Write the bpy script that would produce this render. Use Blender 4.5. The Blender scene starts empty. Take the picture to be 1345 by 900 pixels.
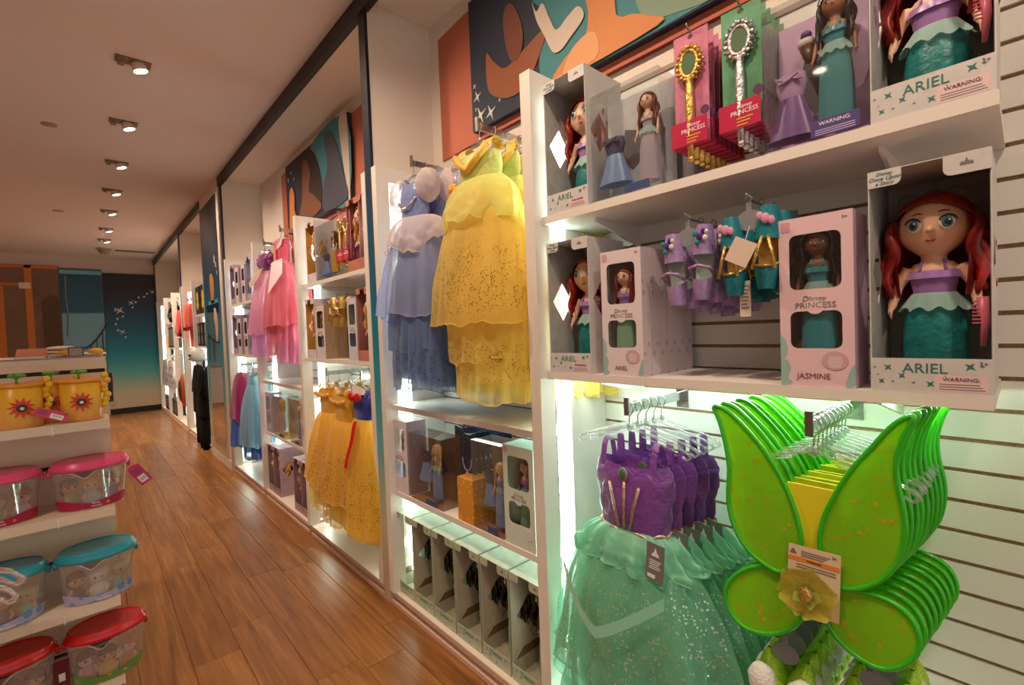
import bpy, math, random
from mathutils import Vector, Matrix, noise as mnoise
import numpy as np
random.seed(7)
SC = bpy.context.scene
COL = SC.collection
PI = math.pi

# ---------------------------------------------------------------- camera
F_PX, YAW, PITCH, ROLL = 614.3, 0.73761, -0.02769, -0.03807
CAM_H = 1.5
def cam_axes():
    cy, sy = math.cos(YAW), math.sin(YAW)
    fw = Vector((sy*math.cos(PITCH), cy*math.cos(PITCH), math.sin(PITCH)))
    rt = Vector((cy, -sy, 0)); up = rt.cross(fw)
    r2 = math.cos(ROLL)*rt + math.sin(ROLL)*up
    u2 = -math.sin(ROLL)*rt + math.cos(ROLL)*up
    return r2, u2, fw
r2, u2, fw = cam_axes()
cd = bpy.data.cameras.new('camera'); cam = bpy.data.objects.new('camera', cd); COL.objects.link(cam)
cd.sensor_fit = 'HORIZONTAL'; cd.sensor_width = 36.0; cd.lens = 36.0*F_PX/1345.0
cd.clip_start = 0.02; cd.clip_end = 60
M = Matrix((( r2.x, u2.x, -fw.x, 0), (r2.y, u2.y, -fw.y, 0), (r2.z, u2.z, -fw.z, CAM_H), (0, 0, 0, 1)))
cam.matrix_world = M
SC.camera = cam

# ---------------------------------------------------------------- world, exposure, lamps of the room
SC.view_settings.view_transform = 'Standard'; SC.view_settings.look = 'None'
SC.view_settings.gamma = 1.0; SC.view_settings.use_curve_mapping = False
SC.view_settings.exposure = -0.08
W = bpy.data.worlds.new('world'); SC.world = W; W.use_nodes = True
W.node_tree.nodes['Background'].inputs[0].default_value = (1.0, 0.87, 0.79, 1)
W.node_tree.nodes['Background'].inputs[1].default_value = 0.75  # warm fill, enters where the front wall is left out
SPOT_W = 74.0            # each ceiling spot
LED_E = 15.0              # upright LED strips
LEDS_E = 9.0             # strips under the shelves
LEDA_E = 30.0            # the strip under the shelf over the wings
SC.cycles.transparent_max_bounces = 32; SC.cycles.max_bounces = 12; SC.cycles.diffuse_bounces = 6

# ---------------------------------------------------------------- materials
def s2l(c):
    def f(v):
        v = v/255.0
        return v/12.92 if v <= 0.04045 else ((v+0.055)/1.055)**2.4
    return (f(c[0]), f(c[1]), f(c[2]), 1.0)
MATS = {}
def nmat(name):
    m = bpy.data.materials.new(name); m.use_nodes = True
    nt = m.node_tree; nt.nodes.clear()
    out = nt.nodes.new('ShaderNodeOutputMaterial')
    return m, nt, out
def mat(name, col, rough=.5, metal=0, noise=0, nscale=20, bump=0, bscale=60, sheen=0, coat=0, spec=.5):
    if name in MATS: return MATS[name]
    m, nt, out = nmat(name)
    b = nt.nodes.new('ShaderNodeBsdfPrincipled')
    b.inputs['Base Color'].default_value = s2l(col); b.inputs['Roughness'].default_value = rough
    b.inputs['Metallic'].default_value = metal; b.inputs['Sheen Weight'].default_value = sheen
    b.inputs['Coat Weight'].default_value = coat; b.inputs['Specular IOR Level'].default_value = spec
    nt.links.new(b.outputs[0], out.inputs[0])
    if noise or bump:
        tc = nt.nodes.new('ShaderNodeTexCoord')
    if noise:
        n = nt.nodes.new('ShaderNodeTexNoise'); n.inputs['Scale'].default_value = nscale; n.inputs['Detail'].default_value = 4
        r = nt.nodes.new('ShaderNodeValToRGB')
        c = s2l(col)
        r.color_ramp.elements[0].position = .3; r.color_ramp.elements[1].position = .7
        r.color_ramp.elements[0].color = tuple(max(0, v*(1-noise)) for v in c[:3])+(1,)
        r.color_ramp.elements[1].color = tuple(min(1, v*(1+noise)) for v in c[:3])+(1,)
        nt.links.new(tc.outputs['Object'], n.inputs['Vector']); nt.links.new(n.outputs['Fac'], r.inputs[0])
        nt.links.new(r.outputs[0], b.inputs['Base Color'])
    if bump:
        n2 = nt.nodes.new('ShaderNodeTexNoise'); n2.inputs['Scale'].default_value = bscale; n2.inputs['Detail'].default_value = 3
        bp = nt.nodes.new('ShaderNodeBump'); bp.inputs['Strength'].default_value = bump; bp.inputs['Distance'].default_value = .01
        nt.links.new(tc.outputs['Object'], n2.inputs['Vector']); nt.links.new(n2.outputs['Fac'], bp.inputs['Height'])
        nt.links.new(bp.outputs[0], b.inputs['Normal'])
    MATS[name] = m
    return m
def emit(name, col, e):
    if name in MATS: return MATS[name]
    m, nt, out = nmat(name)
    b = nt.nodes.new('ShaderNodeEmission'); b.inputs[0].default_value = s2l(col); b.inputs[1].default_value = e
    nt.links.new(b.outputs[0], out.inputs[0]); MATS[name] = m
    return m
def clear(name, tint=(250, 252, 252), gloss=.10, rough=.05, body=0, bcol=(230, 235, 235)):
    """clear plastic: see-through with a sheen that grows at grazing angles; body = share of milky plastic"""
    if name in MATS: return MATS[name]
    m, nt, out = nmat(name)
    t = nt.nodes.new('ShaderNodeBsdfTransparent'); t.inputs[0].default_value = s2l(tint)
    g = nt.nodes.new('ShaderNodeBsdfGlossy'); g.inputs['Roughness'].default_value = rough
    lw = nt.nodes.new('ShaderNodeLayerWeight'); lw.inputs[0].default_value = .5
    pw = nt.nodes.new('ShaderNodeMath'); pw.operation = 'POWER'; pw.inputs[1].default_value = 4.0; nt.links.new(lw.outputs['Facing'], pw.inputs[0])
    mu = nt.nodes.new('ShaderNodeMath'); mu.operation = 'MULTIPLY_ADD'; mu.inputs[1].default_value = .5; mu.inputs[2].default_value = gloss*.5
    mx = nt.nodes.new('ShaderNodeMixShader')
    nt.links.new(pw.outputs[0], mu.inputs[0]); nt.links.new(mu.outputs[0], mx.inputs[0])
    nt.links.new(t.outputs[0], mx.inputs[1]); nt.links.new(g.outputs[0], mx.inputs[2])
    last = mx
    if body:
        d = nt.nodes.new('ShaderNodeBsdfDiffuse'); d.inputs[0].default_value = s2l(bcol)
        m2 = nt.nodes.new('ShaderNodeMixShader'); m2.inputs[0].default_value = body
        nt.links.new(mx.outputs[0], m2.inputs[1]); nt.links.new(d.outputs[0], m2.inputs[2]); last = m2
    nt.links.new(last.outputs[0], out.inputs[0]); MATS[name] = m
    return m
def cloth(name, col, alpha=1.0, transl=.35, rough=.6, glit=0, gcol=(255, 235, 190), gscale=220, satin=0, band=None, wr=0):
    """woven fabric; alpha < 1 is sheer tulle; glit = share of glitter specks; band = (z0,z1) object-space zone of the printed glitter pattern"""
    if name in MATS: return MATS[name]
    m, nt, out = nmat(name); N = nt.nodes.new; L = nt.links.new
    b = N('ShaderNodeBsdfPrincipled'); b.inputs['Base Color'].default_value = s2l(col); b.inputs['Roughness'].default_value = rough
    b.inputs['Sheen Weight'].default_value = .25
    if satin: b.inputs['Roughness'].default_value = .36; b.inputs['Specular IOR Level'].default_value = .7
    tc = N('ShaderNodeTexCoord')
    if wr:
        n2 = N('ShaderNodeTexNoise'); n2.inputs['Scale'].default_value = 26; n2.inputs['Detail'].default_value = 3; n2.inputs['Distortion'].default_value = 1.2
        bp = N('ShaderNodeBump'); bp.inputs['Strength'].default_value = wr; bp.inputs['Distance'].default_value = .015
        L(tc.outputs['Object'], n2.inputs['Vector']); L(n2.outputs['Fac'], bp.inputs['Height']); L(bp.outputs[0], b.inputs['Normal'])
    t = N('ShaderNodeBsdfTranslucent'); t.inputs[0].default_value = s2l(col)
    mx = N('ShaderNodeMixShader'); mx.inputs[0].default_value = transl
    L(b.outputs[0], mx.inputs[1]); L(t.outputs[0], mx.inputs[2]); last = mx
    if glit:
        v = N('ShaderNodeTexVoronoi'); v.feature = 'F1'; v.inputs['Scale'].default_value = gscale
        c = N('ShaderNodeMath'); c.operation = 'LESS_THAN'; c.inputs[1].default_value = glit
        L(tc.outputs['Object'], v.inputs['Vector']); L(v.outputs['Distance'], c.inputs[0])
        fac = c
        if band:
            n3 = N('ShaderNodeTexVoronoi'); n3.inputs['Scale'].default_value = 105
            c3 = N('ShaderNodeMath'); c3.operation = 'LESS_THAN'; c3.inputs[1].default_value = .34
            n4 = N('ShaderNodeTexNoise'); n4.inputs['Scale'].default_value = 20; n4.inputs['Distortion'].default_value = 2.0
            c4 = N('ShaderNodeMath'); c4.operation = 'GREATER_THAN'; c4.inputs[1].default_value = .5
            L(tc.outputs['Object'], n3.inputs['Vector']); L(n3.outputs['Distance'], c3.inputs[0])
            L(tc.outputs['Object'], n4.inputs['Vector']); L(n4.outputs['Fac'], c4.inputs[0])
            a = N('ShaderNodeMath'); a.operation = 'MULTIPLY'; L(c3.outputs[0], a.inputs[0]); L(c4.outputs[0], a.inputs[1])
            sx = N('ShaderNodeSeparateXYZ'); L(tc.outputs['Object'], sx.inputs[0])
            lo = N('ShaderNodeMapRange'); lo.inputs[1].default_value = band[0]; lo.inputs[2].default_value = band[0]+.04
            hi = N('ShaderNodeMapRange'); hi.inputs[1].default_value = band[1]; hi.inputs[2].default_value = band[1]-.06
            L(sx.outputs[2], lo.inputs[0]); L(sx.outputs[2], hi.inputs[0])
            p = N('ShaderNodeMath'); p.operation = 'MULTIPLY'; L(lo.outputs[0], p.inputs[0]); L(hi.outputs[0], p.inputs[1])
            q = N('ShaderNodeMath'); q.operation = 'MULTIPLY'; L(a.outputs[0], q.inputs[0]); L(p.outputs[0], q.inputs[1])
            mxx = N('ShaderNodeMath'); mxx.operation = 'MAXIMUM'; L(q.outputs[0], mxx.inputs[0]); L(c.outputs[0], mxx.inputs[1]); fac = mxx
        g = N('ShaderNodeBsdfPrincipled'); g.inputs['Base Color'].default_value = s2l(gcol); g.inputs['Metallic'].default_value = .8; g.inputs['Roughness'].default_value = .35
        mg = N('ShaderNodeMixShader'); L(fac.outputs[0], mg.inputs[0]); L(last.outputs[0], mg.inputs[1]); L(g.outputs[0], mg.inputs[2]); last = mg
    if alpha < 1:
        tr = N('ShaderNodeBsdfTransparent')
        lw = N('ShaderNodeLayerWeight'); lw.inputs[0].default_value = .45
        ma = N('ShaderNodeMath'); ma.operation = 'MULTIPLY_ADD'; ma.inputs[1].default_value = (1-alpha)*.8; ma.inputs[2].default_value = alpha; ma.use_clamp = True
        L(lw.outputs['Facing'], ma.inputs[0])
        fo = ma
        if glit:
            mm = N('ShaderNodeMath'); mm.operation = 'MAXIMUM'; L(ma.outputs[0], mm.inputs[0])
            L(fac.outputs[0], mm.inputs[1]); fo = mm
        mt = N('ShaderNodeMixShader'); L(fo.outputs[0], mt.inputs[0]); L(tr.outputs[0], mt.inputs[1]); L(last.outputs[0], mt.inputs[2]); last = mt
    L(last.outputs[0], out.inputs[0]); MATS[name] = m
    return m
def zprint(name, stops, z0, z1, rough=.45):
    """a printed gradient: colour by height on the panel"""
    if name in MATS: return MATS[name]
    m, nt, out = nmat(name); N = nt.nodes.new; L = nt.links.new
    g = N('ShaderNodeNewGeometry'); sx = N('ShaderNodeSeparateXYZ'); L(g.outputs['Position'], sx.inputs[0])
    mr = N('ShaderNodeMapRange'); mr.inputs[1].default_value = z0; mr.inputs[2].default_value = z1; L(sx.outputs[2], mr.inputs[0])
    r = N('ShaderNodeValToRGB'); L(mr.outputs[0], r.inputs[0])
    e = r.color_ramp.elements
    while len(e) < len(stops): e.new(.5)
    for el, (z, c) in zip(e, stops):
        el.position = (z-z0)/(z1-z0); el.color = s2l(c)
    b = N('ShaderNodeBsdfPrincipled'); b.inputs['Roughness'].default_value = rough; L(r.outputs[0], b.inputs['Base Color'])
    L(b.outputs[0], out.inputs[0]); MATS[name] = m
    return m
def speck(name, col, col2, scale=60, th=.25, rough=.5, metal=0, transl=0):
    """flat printed specks of col2 on col"""
    if name in MATS: return MATS[name]
    m, nt, out = nmat(name); N = nt.nodes.new; L = nt.links.new
    tc = N('ShaderNodeTexCoord'); v = N('ShaderNodeTexVoronoi'); v.inputs['Scale'].default_value = scale
    L(tc.outputs['Object'], v.inputs['Vector'])
    c = N('ShaderNodeMath'); c.operation = 'LESS_THAN'; c.inputs[1].default_value = th; L(v.outputs['Distance'], c.inputs[0])
    mx = N('ShaderNodeMix'); mx.data_type = 'RGBA'; mx.inputs[6].default_value = s2l(col); mx.inputs[7].default_value = s2l(col2)
    L(c.outputs[0], mx.inputs[0])
    b = N('ShaderNodeBsdfPrincipled'); b.inputs['Roughness'].default_value = rough; b.inputs['Metallic'].default_value = metal
    L(mx.outputs[2], b.inputs['Base Color']); last = b
    if transl:
        t = N('ShaderNodeBsdfTranslucent'); L(mx.outputs[2], t.inputs[0])
        ms = N('ShaderNodeMixShader'); ms.inputs[0].default_value = transl; L(b.outputs[0], ms.inputs[1]); L(t.outputs[0], ms.inputs[2]); last = ms
    L(last.outputs[0], out.inputs[0]); MATS[name] = m
    return m
def wood():
    m, nt, out = nmat('floor wood'); N = nt.nodes.new; L = nt.links.new
    tc = N('ShaderNodeTexCoord'); oi = N('ShaderNodeObjectInfo')
    off = N('ShaderNodeVectorMath'); off.operation = 'ADD'; cx = N('ShaderNodeCombineXYZ')
    mu = N('ShaderNodeMath'); mu.operation = 'MULTIPLY'; mu.inputs[1].default_value = 37.0
    L(oi.outputs['Random'], mu.inputs[0]); L(mu.outputs[0], cx.inputs[0]); L(mu.outputs[0], cx.inputs[1])
    L(tc.outputs['Object'], off.inputs[0]); L(cx.outputs[0], off.inputs[1])
    mp = N('ShaderNodeMapping'); mp.inputs['Scale'].default_value = (44, 2.6, 1); L(off.outputs[0], mp.inputs[0])
    n = N('ShaderNodeTexNoise'); n.inputs['Scale'].default_value = 1.0; n.inputs['Detail'].default_value = 6; n.inputs['Distortion'].default_value = .6
    L(mp.outputs[0], n.inputs['Vector'])
    mp2 = N('ShaderNodeMapping'); mp2.inputs['Scale'].default_value = (16, 1.0, 1); L(off.outputs[0], mp2.inputs[0])
    n2 = N('ShaderNodeTexNoise'); n2.inputs['Scale'].default_value = 1.0; n2.inputs['Detail'].default_value = 3; n2.inputs['Distortion'].default_value = 1.5; L(mp2.outputs[0], n2.inputs['Vector'])
    ad = N('ShaderNodeMath'); ad.operation = 'ADD'; L(n.outputs['Fac'], ad.inputs[0]); L(n2.outputs['Fac'], ad.inputs[1])
    ml = N('ShaderNodeMath'); ml.operation = 'MULTIPLY_ADD'; ml.inputs[1].default_value = .5
    rr = N('ShaderNodeMath'); rr.operation = 'MULTIPLY_ADD'; rr.inputs[1].default_value = .12; rr.inputs[2].default_value = -.06
    L(oi.outputs['Random'], rr.inputs[0]); L(ad.outputs[0], ml.inputs[0]); L(rr.outputs[0], ml.inputs[2])
    r = N('ShaderNodeValToRGB'); e = r.color_ramp.elements
    e[0].position = .28; e[0].color = s2l((100, 60, 28)); e[1].position = .75; e[1].color = s2l((176, 122, 68))
    k = e.new(.5); k.color = s2l((138, 90, 45))
    L(ml.outputs[0], r.inputs[0])
    b = N('ShaderNodeBsdfPrincipled'); b.inputs['Roughness'].default_value = .36
    L(r.outputs[0], b.inputs['Base Color'])
    bp = N('ShaderNodeBump'); bp.inputs['Strength'].default_value = .12; bp.inputs['Distance'].default_value = .002
    L(n.outputs['Fac'], bp.inputs['Height']); L(bp.outputs[0], b.inputs['Normal'])
    L(b.outputs[0], out.inputs[0])
    return m
WOOD = wood()
WHITE = mat('white laminate', (232, 226, 220), .42)
SLAT = mat('slat laminate', (236, 236, 230), .38)
PANEL = mat('alcove white', (226, 215, 204), .6)
CEIL = mat('ceiling paint', (222, 210, 206), .8)
BRN = mat('groove brown', (150, 120, 88), .7, noise=.25, nscale=120)
STEEL = mat('brushed steel', (168, 170, 172), .3, 1.0)
DARKST = mat('dark steel', (92, 92, 94), .35, .9)
BLACK = mat('black', (22, 21, 24), .5)
LED = emit('led strip', (224, 252, 238), LED_E)
LEDS = emit('shelf led', (230, 252, 240), LEDS_E); LEDA = emit('shelf led bright', (226, 252, 236), LEDA_E); LEDF = emit('led strip far', (240, 248, 248), 5.0)
CLEAR = clear('clear plastic')
FILM = clear('blister film', gloss=.16, rough=.04)
GRAD = [(0.0, (196, 172, 146)), (.45, (190, 184, 156)), (.85, (96, 176, 172)), (1.25, (20, 150, 168)), (1.75, (10, 102, 134)), (2.3, (16, 52, 82)), (2.75, (18, 22, 36)), (3.3, (12, 13, 20))]
PRINT = zprint('night gradient print', GRAD, 0, 3.3)

# ---------------------------------------------------------------- mesh builder
class MB:
    def __init__(s): s.v = []; s.f = []
    def add(s, vs, fs):
        o = len(s.v); s.v += [tuple(p) for p in vs]; s.f += [tuple(i+o for i in f) for f in fs]; return s
    def box(s, x0, x1, y0, y1, z0, z1):
        return s.add([(x0,y0,z0),(x1,y0,z0),(x1,y1,z0),(x0,y1,z0),(x0,y0,z1),(x1,y0,z1),(x1,y1,z1),(x0,y1,z1)],
                     [(0,3,2,1),(4,5,6,7),(0,1,5,4),(1,2,6,5),(2,3,7,6),(3,0,4,7)])
    def prism(s, pts, a0, a1, ax='y'):
        """polygon pts (u,v) extruded along ax: y -> (x,z), x -> (y,z), z -> (x,y)"""
        def P(u, v, a):
            return (u, a, v) if ax == 'y' else ((a, u, v) if ax == 'x' else (u, v, a))
        n = len(pts)
        vs = [P(u, v, a0) for u, v in pts] + [P(u, v, a1) for u, v in pts]
        fs = [tuple(range(n)), tuple(range(2*n-1, n-1, -1))] + [(i, i+n, (i+1) % n+n, (i+1) % n) for i in range(n)]
        return s.add(vs, fs)
    def tube(s, pts, r, n=6, closed=False):
        P = [Vector(p) for p in pts]; m = len(P)
        rs = r if isinstance(r, (list, tuple)) else [r]*m
        vs = []; prev = None
        for i in range(m):
            a = P[i-1] if (i > 0 or closed) else P[i]; b = P[(i+1) % m] if (i < m-1 or closed) else P[i]
            t = (b-a); t = t.normalized() if t.length > 1e-9 else Vector((0, 0, 1))
            if prev is None:
                ref = Vector((0, 0, 1)) if abs(t.z) < .9 else Vector((1, 0, 0))
                u = t.cross(ref).normalized()
            else:
                u = prev - t*prev.dot(t); u = u.normalized() if u.length > 1e-6 else t.orthogonal().normalized()
            prev = u; w = t.cross(u)
            for k in range(n):
                an = 2*PI*k/n; vs.append(P[i] + (u*math.cos(an) + w*math.sin(an))*rs[i])
        fs = []
        for i in range(m if closed else m-1):
            j = (i+1) % m
            for k in range(n):
                k2 = (k+1) % n; fs.append((i*n+k, i*n+k2, j*n+k2, j*n+k))
        if not closed: fs += [tuple(range(n-1, -1, -1)), tuple(range((m-1)*n, m*n))]
        return s.add(vs, fs)
    def lathe(s, prof, n=24, c=(0, 0, 0), sx=1, sy=1, caps=True):
        vs = []; m = len(prof)
        for r, z in prof:
            for k in range(n):
                a = 2*PI*k/n; vs.append((c[0]+r*sx*math.cos(a), c[1]+r*sy*math.sin(a), c[2]+z))
        fs = [(i*n+k, i*n+(k+1) % n, (i+1)*n+(k+1) % n, (i+1)*n+k) for i in range(m-1) for k in range(n)]
        if caps: fs += [tuple(range(n-1, -1, -1)), tuple(range((m-1)*n, m*n))]
        return s.add(vs, fs)
    def ell(s, c, r, nu=14, nv=9, fn=None):
        """ellipsoid; fn(point) may push each vertex"""
        if not isinstance(r, (list, tuple)): r = (r, r, r)
        vs = [(c[0], c[1], c[2]+r[2])]
        for j in range(1, nv):
            t = PI*j/nv
            for k in range(nu):
                a = 2*PI*k/nu; vs.append((c[0]+r[0]*math.sin(t)*math.cos(a), c[1]+r[1]*math.sin(t)*math.sin(a), c[2]+r[2]*math.cos(t)))
        vs.append((c[0], c[1], c[2]-r[2]))
        if fn: vs = [fn(p) for p in vs]
        fs = [(0, 1+k, 1+(k+1) % nu) for k in range(nu)]
        for j in range(nv-2):
            for k in range(nu):
                a = 1+j*nu; fs.append((a+k, a+nu+k, a+nu+(k+1) % nu, a+(k+1) % nu))
        a = 1+(nv-2)*nu; e = len(vs)-1
        fs += [(a+k, e, a+(k+1) % nu) for k in range(nu)]
        return s.add(vs, fs)
    def grid(s, fn, nu, nv, cu=False):
        vs = [fn(i/(nu if cu else nu-1), j/(nv-1)) for j in range(nv) for i in range(nu)]
        fs = [(j*nu+i, j*nu+(i+1) % nu, (j+1)*nu+(i+1) % nu, (j+1)*nu+i) for j in range(nv-1) for i in range(nu if cu else nu-1)]
        return s.add(vs, fs)
    def holed(s, rect, hole, mp):
        """rectangle (u0,u1,v0,v1) with a star-shaped hole; mp(u,v,w) -> point, w in 0..1 across the thickness"""
        u0, u1, v0, v1 = rect
        cx = sum(p[0] for p in hole)/len(hole); cy = sum(p[1] for p in hole)/len(hole)
        an = sorted(set([round(math.atan2(p[1]-cy, p[0]-cx), 5) for p in hole] + [round(math.atan2(v-cy, u-cx), 5) for u in (u0, u1) for v in (v0, v1)]))
        def ray_rect(a):
            dx, dy = math.cos(a), math.sin(a); t = 1e9
            if dx > 1e-9: t = min(t, (u1-cx)/dx)
            if dx < -1e-9: t = min(t, (u0-cx)/dx)
            if dy > 1e-9: t = min(t, (v1-cy)/dy)
            if dy < -1e-9: t = min(t, (v0-cy)/dy)
            return (cx+dx*t, cy+dy*t)
        def ray_hole(a):
            dx, dy = math.cos(a), math.sin(a); best = None
            for i in range(len(hole)):
                x1, y1 = hole[i][0]-cx, hole[i][1]-cy; x2, y2 = hole[(i+1) % len(hole)][0]-cx, hole[(i+1) % len(hole)][1]-cy
                ex, ey = x2-x1, y2-y1; den = dx*ey-dy*ex
                if abs(den) < 1e-12: continue
                t = (x1*ey-y1*ex)/den; q = (x1*dy-y1*dx)/den
                if t > 0 and -1e-4 <= q <= 1.0001: best = t if best is None else max(best, t)
            return (cx+dx*best, cy+dy*best)
        n = len(an); O = [ray_rect(a) for a in an]; I = [ray_hole(a) for a in an]
        vs = [mp(u, v, w) for w in (0, 1) for u, v in O+I]
        fs = []
        for i in range(n):
            j = (i+1) % n
            fs += [(i, j, n+j, n+i), (2*n+i, 3*n+i, 3*n+j, 2*n+j), (n+i, n+j, 3*n+j, 3*n+i), (i, 2*n+i, 2*n+j, j)]
        return s.add(vs, fs)
    def mesh(s, name, m, smooth=False):
        me = bpy.data.meshes.new(name); me.from_pydata(s.v, [], s.f); me.update()
        if m is not None: me.materials.append(m)
        if smooth: me.polygons.foreach_set('use_smooth', [True]*len(me.polygons))
        return me
    def build(s, name, m, parent=None, smooth=False, loc=None, rotz=0):
        return put(name, s.mesh(name, m, smooth), parent, loc, rotz)
def put(name, me, parent=None, loc=None, rotz=0):
    o = bpy.data.objects.new(name, me); COL.objects.link(o)
    if parent is not None: o.parent = parent
    if loc: o.location = loc
    if rotz: o.rotation_euler = (0, 0, rotz)
    return o
def tag(o, label=None, cat=None, group=None, kind=None):
    if label: o['label'] = label
    if cat: o['category'] = cat
    if group: o['group'] = group
    if kind: o['kind'] = kind
    return o
def thing(name, label, cat, loc=(0, 0, 0), rotz=0, group=None):
    o = bpy.data.objects.new(name, None); o.empty_display_size = .05; COL.objects.link(o)
    o.location = loc; o.rotation_euler = (0, 0, rotz)
    return tag(o, label, cat, group)
def dup(o, label=None, loc=None, rotz=None, group=None, parent=None, scale=None, mats=None):
    c = o.copy(); COL.objects.link(c)
    if parent is not None: c.parent = parent
    if label: c['label'] = label
    if group: c['group'] = group
    if loc is not None: c.location = loc
    if rotz is not None: c.rotation_euler = (0, 0, rotz)
    if scale: c.scale = scale if isinstance(scale, tuple) else (scale,)*3
    if mats and c.type == 'MESH':
        for k, mm in mats.items():
            if c.name.split('.')[0] == k: c.data = c.data.copy(); c.data.materials[0] = mm
    for ch in list(o.children): dup(ch, parent=c, mats=mats)
    return c
def struct(name, mb, m, parent=None, smooth=False):
    o = mb.build(name, m, parent, smooth)
    if parent is None: o['kind'] = 'structure'
    return o
TXT = {}
def text(s, size, m, parent, loc, rot=(PI/2, 0, 0), align='CENTER', name='lettering', shear=0, ext=.0004, sx=1.0):
    key = (s, size, m.name, align, shear, sx)
    if key not in TXT:
        c = bpy.data.curves.new('lettering', 'FONT'); c.body = s; c.size = size; c.align_x = align; c.align_y = 'CENTER'
        c.extrude = ext; c.shear = shear; c.resolution_u = 2
        t = bpy.data.objects.new('tmp', c); COL.objects.link(t)
        dg = bpy.context.evaluated_depsgraph_get(); dg.update()
        me = bpy.data.meshes.new_from_object(t.evaluated_get(dg)); me.name = 'lettering'
        me.materials.clear(); me.materials.append(m)
        if sx != 1.0: me.transform(Matrix.Diagonal((sx, 1, 1, 1)))
        bpy.data.objects.remove(t); TXT[key] = me
    o = put(name, TXT[key], parent); o.location = loc; o.rotation_euler = rot
    return o
ORD = ['first', 'second', 'third', 'fourth', 'fifth', 'sixth', 'seventh', 'eighth', 'ninth', 'tenth', 'eleventh', 'twelfth']
def star(cx, cz, r, k=.28, n=4, rot=0):
    return [(cx+(r if i % 2 == 0 else r*k)*math.sin(rot+PI*i/n), cz+(r if i % 2 == 0 else r*k)*math.cos(rot+PI*i/n)) for i in range(2*n)]
def circ(cx, cz, rx, rz, n=16):
    return [(cx+rx*math.cos(2*PI*i/n), cz+rz*math.sin(2*PI*i/n)) for i in range(n)]
def rrect(x0, x1, z0, z1, r=.01, n=3, arch=0):
    pts = []
    for cx, cz, a0 in ((x1-r, z1-r, 0), (x0+r, z1-r, PI/2), (x0+r, z0+r, PI), (x1-r, z0+r, 1.5*PI)):
        for i in range(n+1):
            a = a0+PI/2*i/n; pts.append((cx+r*math.cos(a), cz+r*math.sin(a)))
    return pts
def smooth_poly(pts, sub=4):
    """closed Catmull-Rom through 2-D points"""
    n = len(pts); out = []
    for i in range(n):
        p0, p1, p2, p3 = pts[i-1], pts[i], pts[(i+1) % n], pts[(i+2) % n]
        for k in range(sub):
            t = k/sub
            out.append(tuple(.5*((2*p1[d])+(-p0[d]+p2[d])*t+(2*p0[d]-5*p1[d]+4*p2[d]-p3[d])*t*t+(-p0[d]+3*p1[d]-3*p2[d]+p3[d])*t**3) for d in (0, 1)))
    return out

# ================================================================ THE ROOM
XB, XS, XF = 1.565, 1.22, 1.188          # slat face, shelf front, front plane of the uprights
CZ = 3.35
YE = 13.2
fl = struct('floor', MB().box(-6, 1.7, -3.0, YE+.3, -.06, -.012), mat('floor bed', (70, 44, 26), .8))
PW, PL = .19, 1.22
pm = MB(); g = .0005
pm.add([(g,g,-.012),(PW-g,g,-.012),(PW-g,PL-g,-.012),(g,PL-g,-.012),(g,g,-.0015),(PW-g,g,-.0015),(PW-g,PL-g,-.0015),(g,PL-g,-.0015),
        (g+.0015,g+.0015,0),(PW-g-.0015,g+.0015,0),(PW-g-.0015,PL-g-.0015,0),(g+.0015,PL-g-.0015,0)],
       [(0,1,5,4),(1,2,6,5),(2,3,7,6),(3,0,4,7),(4,5,9,8),(5,6,10,9),(6,7,11,10),(7,4,8,11),(8,9,10,11)])
pme = pm.mesh('plank', WOOD)
rest = MB()
offs = {}
for i in range(-17, 8):
    x = .105 + i*PW
    y0 = -1.6 - random.random()*PL
    j = 0
    while y0 + j*PL < YE:
        y = y0 + j*PL
        if x > -.55 and x < 1.19 and y > .4:
            put('plank', pme, fl, (x, y, 0))
        else:
            rest.add([(a+x, b+y, c) for a, b, c in pm.v], pm.f)
        j += 1
tag(rest.build('planks_beyond', WOOD, fl), kind='stuff')
struct('ceiling', MB().box(-6, 1.7, -3.0, YE+.3, CZ, CZ+.1), CEIL)
wr = struct('wall_right', MB().box(1.602, 1.75, -3.0, YE+.3, 0, CZ), PANEL)
struct('wall_left', MB().box(-6.1, -6.0, -3.0, YE+.3, 0, CZ), mat('left wall paint', (206, 190, 176), .8))
# no front wall behind the camera: left out so world light enters as fill
we = struct('wall_back', MB().box(-6.1, 1.75, YE, YE+.2, 0, CZ), mat('bulkhead paint', (204, 192, 186), .8))
# slats of the slatwall, one board each, over brown grooves
BAYS = [('A', -1.2, 1.165), ('B', 1.215, 2.40), ('C1', 2.47, 3.655), ('C2', 3.705, 4.865), ('C3', 4.915, 6.10)]
PITCH_S = .0762
zc = [2.181+.0762*2 - PITCH_S*k for k in range(31)]       # groove centres from 2.33 down
for nm, a, b in BAYS:
    MB().box(XB+.008, 1.602, a, b, .075, 2.395).build('groove_backing', BRN, wr)
    sl = MB().box(XB, XB+.0085, a, b, -PITCH_S/2+.0055+.0381, PITCH_S/2-.0055+.0381)
    me = sl.mesh('slat', SLAT)
    for k, z in enumerate(zc):
        if z-PITCH_S > .06:
            put('slat', me, wr, (0, 0, z-PITCH_S))
    MB().box(XB, XB+.0085, a, b, zc[0]+.0055, 2.395).build('slat', SLAT, wr)
struct('trim_1', MB().box(XB-.006, XB+.03, -1.2, 6.10, 2.396, 2.412), mat('ledge strip', (150, 134, 118), .5))
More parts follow.
